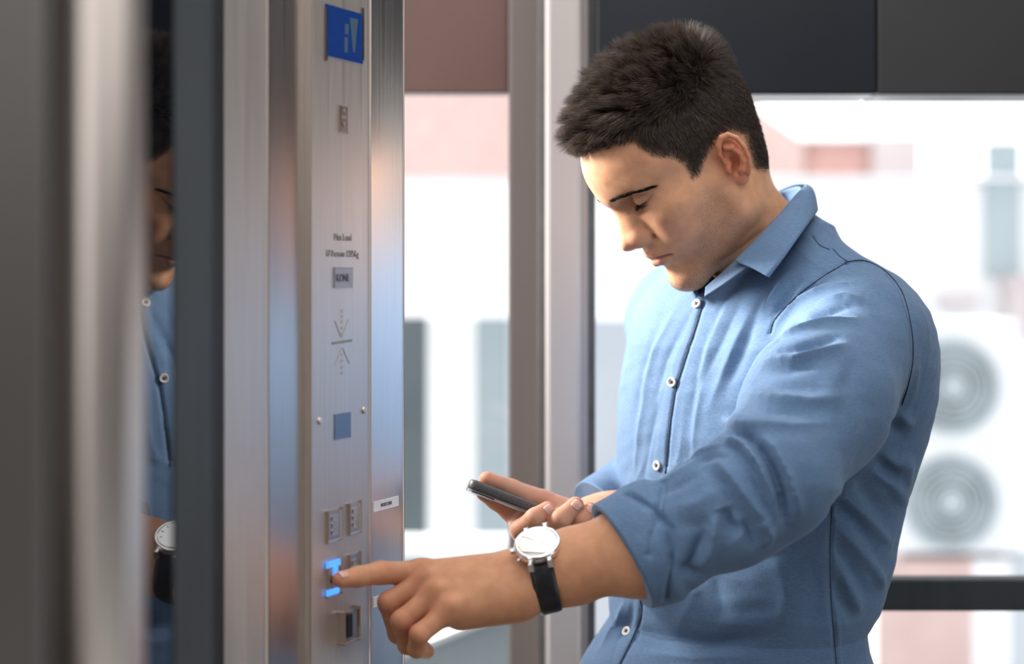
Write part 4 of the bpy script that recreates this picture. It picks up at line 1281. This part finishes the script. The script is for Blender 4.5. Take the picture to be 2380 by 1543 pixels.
# buttons
M['button'] = noisy('shell button', (.70, .66, .60), (.80, .77, .72), .3, 60)
M['thread'] = noisy('dark thread', (.02, .025, .03), (.03, .035, .045), .8, 200)
def shirt_button(px, py):
    p = march(shirt_sdf, px, py); n = gradn(shirt_sdf, p, .004)
    bm = bmesh.new()
    prof = [(0, .0010), (.0030, .0010), (.0038, .0016), (.0047, .0020), (.0054, .0016), (.0056, .0006), (.0052, -.0004)]
    seg = 24; rows = []
    for r, z in prof:
        rows.append([bm.verts.new((r * math.cos(2 * math.pi * i / seg), r * math.sin(2 * math.pi * i / seg), z)) for i in range(seg)] if r > 0 else [bm.verts.new((0, 0, z))])
    for i in range(seg):
        bm.faces.new((rows[0][0], rows[1][i], rows[1][(i + 1) % seg]))
    for a in range(1, len(rows) - 1):
        for i in range(seg):
            bm.faces.new((rows[a][i], rows[a][(i + 1) % seg], rows[a + 1][(i + 1) % seg], rows[a + 1][i]))
    up_ = Vector((0, 0, 1)); nz_ = Vector(n); xx = up_.cross(nz_).normalized(); yy = nz_.cross(xx)
    A = Matrix((xx, yy, nz_)).transposed().to_4x4()
    me = bm_mesh('button', bm, True); me.transform(A)
    o = link('button', me, M['button'], shirt); o.location = Vector(p) + nz_ * .0012
    bm = bmesh.new()
    for an in (math.pi / 4, -math.pi / 4):
        bmesh.ops.create_cube(bm, size=1, matrix=Matrix.Rotation(an, 4, 'Z') @ Matrix.Diagonal((.0044, .0011, .0010, 1)))
    for k in range(4):
        an = math.pi / 4 + k * math.pi / 2
        bmesh.ops.create_cone(bm, cap_ends=True, segments=8, radius1=.0008, radius2=.0008, depth=.0012, matrix=Matrix.Translation((.0017 * math.cos(an), .0017 * math.sin(an), .0)))
    me = bm_mesh('thread', bm); me.transform(A)
    t = link('thread', me, M['thread'], shirt); t.location = Vector(p) + nz_ * .0024
    return p, n
for bxy in ((1621, 707), (1563, 888), (1529, 1082), (1458, 1468)):
    shirt_button(*bxy)

# ---- stitched seams, and dark ribbons for the shadow of the placket edge
def spl(pts, n):
    """Catmull-Rom through points"""
    pts = np.asarray(pts, float); pp = np.vstack([2 * pts[0] - pts[1], pts, 2 * pts[-1] - pts[-2]])
    out = []
    for t in np.linspace(0, len(pts) - 1 - 1e-6, n):
        i = int(t); f = t - i; a, b, c, d = pp[i:i + 4]
        out.append(.5 * ((2 * b) + (-a + c) * f + (2 * a - 5 * b + 4 * c - d) * f * f + (-a + 3 * b - 3 * c + d) * f ** 3))
    return np.array(out)
M['seam_shade'] = noisy('navy seam and shadow line', (.020, .030, .055), (.028, .040, .070), .85, 300)
def seam_shade(path, width):
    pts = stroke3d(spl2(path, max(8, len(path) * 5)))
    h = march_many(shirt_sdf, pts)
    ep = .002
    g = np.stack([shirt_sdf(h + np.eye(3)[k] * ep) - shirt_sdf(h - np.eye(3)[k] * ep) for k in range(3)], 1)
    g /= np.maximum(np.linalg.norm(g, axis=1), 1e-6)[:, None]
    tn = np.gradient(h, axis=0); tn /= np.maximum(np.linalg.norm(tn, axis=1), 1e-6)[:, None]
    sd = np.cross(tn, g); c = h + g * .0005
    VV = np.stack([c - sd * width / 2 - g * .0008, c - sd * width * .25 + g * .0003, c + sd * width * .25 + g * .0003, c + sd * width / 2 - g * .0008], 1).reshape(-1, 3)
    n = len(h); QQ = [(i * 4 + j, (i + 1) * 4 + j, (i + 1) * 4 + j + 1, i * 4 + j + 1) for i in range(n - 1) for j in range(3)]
    return link('seam_shade', np_mesh('seam_shade', VV, np.array(QQ)), M['seam_shade'], shirt)
def spl2(pts, n):
    q = spl(np.c_[np.array(pts, float), np.zeros(len(pts))], n)
    return [tuple(a[:2]) for a in q]
seam_shade([(1634, 702), (1622, 745), (1604, 800), (1588, 850), (1572, 900), (1560, 970), (1552, 1040), (1548, 1085), (1546, 1100)], .0018)  # dark ribbon standing in for the shadow under the overlapping placket edge
seam_shade([(1489, 1396), (1492, 1420), (1486, 1445), (1462, 1500), (1440, 1545), (1430, 1570)], .0017)  # the same shadow ribbon continued below the arm
for k, (pts, am, w) in enumerate(SEAMS[:5]):
    seam_shade(pts, (.0011, .0010, .0009, .0009, .0009)[k])
# ---- collar: a stand round the neck and a folded leaf
def sheet(name, rows, m, parent, thick=.0016, sub=2):
    rows = [np.asarray(r, float) for r in rows]
    n = len(rows[0]); VV = np.concatenate(rows); QQ = []
    for a in range(len(rows) - 1):
        for i in range(n - 1):
            QQ.append((a * n + i, a * n + i + 1, (a + 1) * n + i + 1, (a + 1) * n + i))
    o = link(name, np_mesh(name, VV, np.array(QQ)), m, parent)
    s = o.modifiers.new('sub', 'SUBSURF'); s.levels = sub; s.render_levels = sub; s.boundary_smooth = 'PRESERVE_CORNERS'
    s = o.modifiers.new('sol', 'SOLIDIFY'); s.thickness = thick; s.offset = 0
    return o
# fold line from the near front, round the back, to the far front
fold = spl([P(1708, 606, 2.132), P(1762, 552, 2.142), P(1812, 498, 2.165), P(1852, 452, 2.205), P(1874, 428, 2.255), P(1838, 432, 2.315), P(1770, 470, 2.330), P(1700, 540, 2.315), P(1645, 610, 2.265), P(1612, 655, 2.215)], 40)
leaf_out = spl([P(1787, 645, 2.095), P(1815, 608, 2.098), P(1848, 562, 2.110), P(1884, 512, 2.160), P(1900, 484, 2.235), P(1868, 480, 2.345), P(1780, 510, 2.385), P(1680, 570, 2.365), P(1605, 640, 2.290), P(1580, 690, 2.235)], 40)
mid = fold * .5 + leaf_out * .5
cen = (NECK0 * .25 + NECK1 * .75)
outw = mid - cen; outw[:, 2] *= .2; outw /= np.linalg.norm(outw, axis=1)[:, None]
mid = mid + outw * .004 + np.array([0, 0, .002])
q1 = fold * .85 + leaf_out * .15 + outw * .005
sheet('collar', [fold - outw * .001, q1, mid, leaf_out], M['chambray'], shirt)
stand_lo = spl([P(1638, 690, 2.128), P(1700, 648, 2.118), P(1770, 590, 2.130), P(1835, 520, 2.172), P(1868, 480, 2.245), P(1840, 490, 2.320), P(1770, 530, 2.345), P(1700, 590, 2.330), P(1640, 660, 2.250), P(1618, 692, 2.170)], 40)
stand_hi = spl([P(1640, 668, 2.138), P(1690, 624, 2.146), P(1756, 560, 2.158), P(1808, 504, 2.182), P(1862, 440, 2.252), P(1832, 438, 2.310), P(1765, 476, 2.322), P(1698, 545, 2.305), P(1638, 622, 2.245), P(1608, 662, 2.185)], 40)
sheet('collar_stand', [stand_lo, (stand_lo + stand_hi) / 2, stand_hi], M['chambray_in'], shirt)

# ---- trousers and shoes (below the frame)
HIP = np.array([_X[-4], TY, 0])
def trousers_sdf(p):
    d = ell(p, HIP + np.array([0, 0, .93]), (.165, .125, .14), np.stack([TL, TF, [0, 0, 1]], 1))
    for s in (-1, 1):
        h = HIP + TL * .085 * s + np.array([0, 0, .90]); k = HIP + TL * .10 * s + TF * .03 + np.array([0, 0, .50]); a = HIP + TL * .11 * s + np.array([0, 0, .06])
        d = smin(d, chain(p, [h, k, a], [.092, .070, .058], .03), .04)
    return np.maximum(d, .05 - p[:, 2])
tV, tQ, tN = surface(trousers_sdf, HIP + np.array([-.3, -.3, 0]), HIP + np.array([.3, .3, 1.09]), .010)
M['denim'] = cloth_mat('dark navy twill', (.012, .016, .028), (.02, .026, .042))
link('trousers', np_mesh('trousers', tV, tQ, True, tN), M['denim'], person)
M['leather'] = noisy('brown leather', (.06, .03, .015), (.09, .045, .025), .35, 30)
for s in (-1, 1):
    def shoe_sdf(p, s=s):
        o = HIP + TL * .11 * s
        d = smin(cone(p, o + TF * -.05 + np.array([0, 0, .045]), o + TF * .14 + np.array([0, 0, .035]), .042, .038), cone(p, o + np.array([0, 0, .05]), o + np.array([0, 0, .11]), .045, .042), .03)
        return np.maximum(d, -p[:, 2])
    o = HIP + TL * .11 * s
    v, q, n_ = surface(shoe_sdf, o + np.array([-.25, -.25, -.02]), o + np.array([.25, .25, .17]), .007)
    link('shoe', np_mesh('shoe', v, q, True, n_), M['leather'], person)
# ------------------------------------------------------------------ wristwatch
def loft_ring(name, cen_, ax, up_, prof, ru, rv, m, parent, seg=48, closed=True):
    """ring section swept round an ellipse: prof = [(radial offset, along axis)]"""
    ax = unit(ax); u = unit(up_ - ax * (up_ @ ax)); v = np.cross(ax, u)
    VV, QQ = [], []
    k = len(prof)
    for i in range(seg):
        t = 2 * math.pi * i / seg
        e = u * math.cos(t) * ru + v * math.sin(t) * rv
        nn = unit(u * math.cos(t) / ru + v * math.sin(t) / rv)
        for (r, a) in prof: VV.append(cen_ + e + nn * r + ax * a)
    for i in range(seg):
        for j in range(k if closed else k - 1):
            j2 = (j + 1) % k; i2 = (i + 1) % seg
            QQ.append((i * k + j, i2 * k + j, i2 * k + j2, i * k + j2))
    o = link(name, np_mesh(name, np.array(VV), np.array(QQ)), m)
    if parent is not None: child(o, parent)
    return o
M['strap'] = noisy('black leather strap', (.010, .010, .012), (.018, .018, .021), .42, 120, (1, 1, 1), 0, .0002)
M['watch_case'] = steel('polished watch steel', (.88, .87, .88), (.94, .93, .94), .22)
M['dial'] = noisy('white watch dial', (.80, .80, .80), (.86, .86, .86), .25, 50)
M['dial_mark'] = noisy('grey dial marking', (.18, .19, .24), (.24, .25, .30), .4, 100)
M['subdial'] = noisy('pale subdial', (.60, .60, .55), (.68, .68, .62), .35, 80)
fore = unit(WRI - P(1400, 1293, 1.91))
wc = P(1266, 1336, 1.914)
watch = empty('wristwatch', wc)
tag(watch, 'round white wristwatch with black leather strap on the left wrist', 'wristwatch')
# face direction: up, a little to the camera
wface = unit(np.array([-.06, -.56, .83])); wface = unit(wface - fore * (wface @ fore) * .6)
ru_, rv_ = .0275, .0325
vdir = np.cross(fore, wface)
# strap follows the wrist
def wrist_r(dirn):
    t = .01
    for _ in range(60):
        v = float(left_hand((wc + dirn * t)[None])[0])
        if v > .0004: break
        t += max(.0006, -v * .7)
    return t
seg = 56; VV, QQ = [], []
W2 = .0122
radii = np.array([wrist_r(unit(wface * math.cos(2 * math.pi * i / seg) + vdir * math.sin(2 * math.pi * i / seg))) for i in range(seg)])
radii = (np.roll(radii, 1) + radii * 2 + np.roll(radii, -1)) / 4
for i in range(seg):
    t = 2 * math.pi * i / seg
    dirn = unit(wface * math.cos(t) + vdir * math.sin(t))
    wloc = W2 * (1.0 - .12 * (1 - math.cos(t)) / 2)
    for (r, a) in ((.0004, -wloc), (.0026, -wloc * .97), (.0034, -wloc * .6), (.0034, wloc * .6), (.0026, wloc * .97), (.0004, wloc)):
        VV.append(wc + dirn * (radii[i] + r) + fore * a)
for i in range(seg):
    for j in range(6):
        QQ.append((i * 6 + j, ((i + 1) % seg) * 6 + j, ((i + 1) % seg) * 6 + (j + 1) % 6, i * 6 + (j + 1) % 6))
strap = link('strap', np_mesh('strap', np.array(VV), np.array(QQ)), M['strap']); child(strap, watch)
# keeper and loose end under the wrist
for t, a0, w_ in ((2.65, 0.0, .0050),):
    dirn = unit(wface * math.cos(t) + vdir * math.sin(t)); i = int(t / (2 * math.pi) * seg)
    c = wc + dirn * (radii[i] + .0045)
    tan = np.cross(fore, dirn)
    ob = frame_box('keeper', c, fore, tan, dirn, (-.0115, .0115), (-w_, w_), (-.004, .004), M['strap'], watch, .002)
fc = wc + wface * (radii[0] + .0022)
case = link('case', bpy.data.meshes.new('case'), M['watch_case'])
def lathe(name, c, ax, ref, prof, m, parent, seg=56):
    ax = unit(ax); u = unit(ref - ax * (ref @ ax)); v = np.cross(ax, u)
    VV, QQ = [], []
    k = len(prof)
    for i in range(seg):
        t = 2 * math.pi * i / seg; e = u * math.cos(t) + v * math.sin(t)
        for (r, a) in prof: VV.append(c + e * r + ax * a)
    for i in range(seg):
        for j in range(k - 1):
            QQ.append((i * k + j, ((i + 1) % seg) * k + j, ((i + 1) % seg) * k + j + 1, i * k + j + 1))
    me_ = np_mesh(name, np.array(VV), np.array(QQ))
    return me_
bpy.data.objects.remove(case)
RC = .0228
case = link('case', lathe('case', fc, wface, fore, [(.0001, -.003), (RC * .93, -.003), (RC, -.001), (RC, .0040), (RC * .97, .0058), (RC * .90, .0066), (RC * .80, .0064), (RC * .79, .0048)], None, None), M['watch_case']); child(case, watch)
dial = link('dial', lathe('dial', fc, wface, fore, [(.0001, .0050), (RC * .80, .0050)], None, None), M['dial']); child(dial, watch)
e1 = unit(fore); e2 = np.cross(wface, e1)
def disc(name, u, v, r, h, m, parent):
    c = fc + e1 * u + e2 * v
    o = link(name, lathe(name, c, wface, fore, [(.0001, h), (r, h), (r, h - .0004)], None, None, 24), m); child(o, parent)
for (u, v) in ((.0085, 0), (-.0030, .0080), (-.0030, -.0080)):
    disc('subdial', u, v, .0044, .0054, M['subdial'], dial)
for k in range(12):
    a = 2 * math.pi * k / 12
    frame_box('hour_marker', fc + wface * .0053 + (e1 * math.cos(a) + e2 * math.sin(a)) * .0145, e1 * math.cos(a) + e2 * math.sin(a), -e1 * math.sin(a) + e2 * math.cos(a), wface, (-.0015, .0015), (-.0004, .0004), (-.0002, .0003), M['dial_mark'], dial)
for a, l in ((2.2, .0080), (3.9, .0120)):
    dv = e1 * math.cos(a) + e2 * math.sin(a)
    frame_box('hand', fc + wface * .0057, dv, np.cross(wface, dv), wface, (-.002, l), (-.0005, .0005), (-.0002, .0002), M['dial_mark'], dial)
crystal = link('crystal', lathe('crystal', fc, wface, fore, [(.0001, .0068), (RC * .5, .0067), (RC * .80, .0062)], None, None), M['glass']); child(crystal, watch)
for s in (-1, 1):
    for a in (-1, 1):
        c = fc + e2 * s * (RC * .95) + e1 * a * .0095
        frame_box('lug', c, e1, e2, wface, (-.0018, .0018), (-.0050, .0050), (-.0045, .0028), M['watch_case'], watch, .001)
o = link('crown', lathe('crown', fc + e1 * RC + wface * .0015, e1, wface, [(.0001, .0045), (.0026, .0045), (.0030, .0038), (.0030, 0), (.0001, 0)], None, None, 18), M['watch_case']); child(o, watch)
for s in (-1, 1):
    dv = unit(e1 * .82 + e2 * s * .57)
    o = link('pusher', lathe('pusher', fc + dv * RC + wface * .0015, dv, wface, [(.0001, .0035), (.0016, .0035), (.0016, 0), (.0001, 0)], None, None, 14), M['watch_case']); child(o, watch)

# ------------------------------------------------------------------ telephone
M['phone_edge'] = noisy('black speckled phone edge', (.006, .006, .007), (.12, .12, .125), .4, 1600)
M['phone_back'] = noisy('grey phone back', (.30, .30, .31), (.38, .38, .39), .25, 30)
M['phone_screen'] = mat('dark phone glass', (.01, .01, .012), .05)
pa, pb_ = P(1090, 1122, 2.135), P(1380, 1235, 2.135)
pl_ = unit(pb_ - pa)
pw = unit(np.array([0.02, 1.0, -.20])); pw = unit(pw - pl_ * (pw @ pl_))
pn_ = np.cross(pl_, pw)
if pn_[2] < 0: pn_ = -pn_
phone = empty('smartphone', pa + pl_ * .07 + pw * .035)
tag(phone, 'dark smartphone held flat in the right hand', 'smartphone')
def slab(name, l0, l1, w0, w1, h0, h1, m, rc, bv):
    bm = bmesh.new()
    pts = []
    for (cx_, cy_, a0) in ((l1 - rc, w1 - rc, 0), (l0 + rc, w1 - rc, 90), (l0 + rc, w0 + rc, 180), (l1 - rc, w0 + rc, 270)):
        for k in range(7):
            a = math.radians(a0 + k * 15); pts.append((cx_ + rc * math.cos(a), cy_ + rc * math.sin(a)))
    f = bm.faces.new([bm.verts.new((x, y, h0)) for x, y in pts])
    r = bmesh.ops.extrude_face_region(bm, geom=[f])
    for g in r['geom']:
        if isinstance(g, bmesh.types.BMVert): g.co.z = h1
    if bv:
        es = [e for e in bm.edges if abs(e.verts[0].co.z - e.verts[1].co.z) < 1e-6]
        bmesh.ops.bevel(bm, geom=es, offset=bv, segments=3, affect='EDGES', profile=.5)
    me_ = bm_mesh(name, bm, False)
    me_.transform(Matrix(((pl_[0], pw[0], pn_[0], pa[0]), (pl_[1], pw[1], pn_[1], pa[1]), (pl_[2], pw[2], pn_[2], pa[2]), (0, 0, 0, 1))))
    for p_ in me_.polygons: p_.use_smooth = True
    o = link(name, me_, m); child(o, phone); return o
slab('body', 0, .145, 0, .070, -.0050, .0055, M['phone_edge'], .010, .0022)
slab('back', .002, .143, .002, .068, -.0058, -.0046, M['phone_back'], .009, 0)
slab('screen', .004, .141, .003, .067, .0051, .0059, M['phone_screen'], .008, 0)
slab('camera_bump', .006, .032, .006, .030, -.0072, -.0056, M['phone_edge'], .004, .0006)
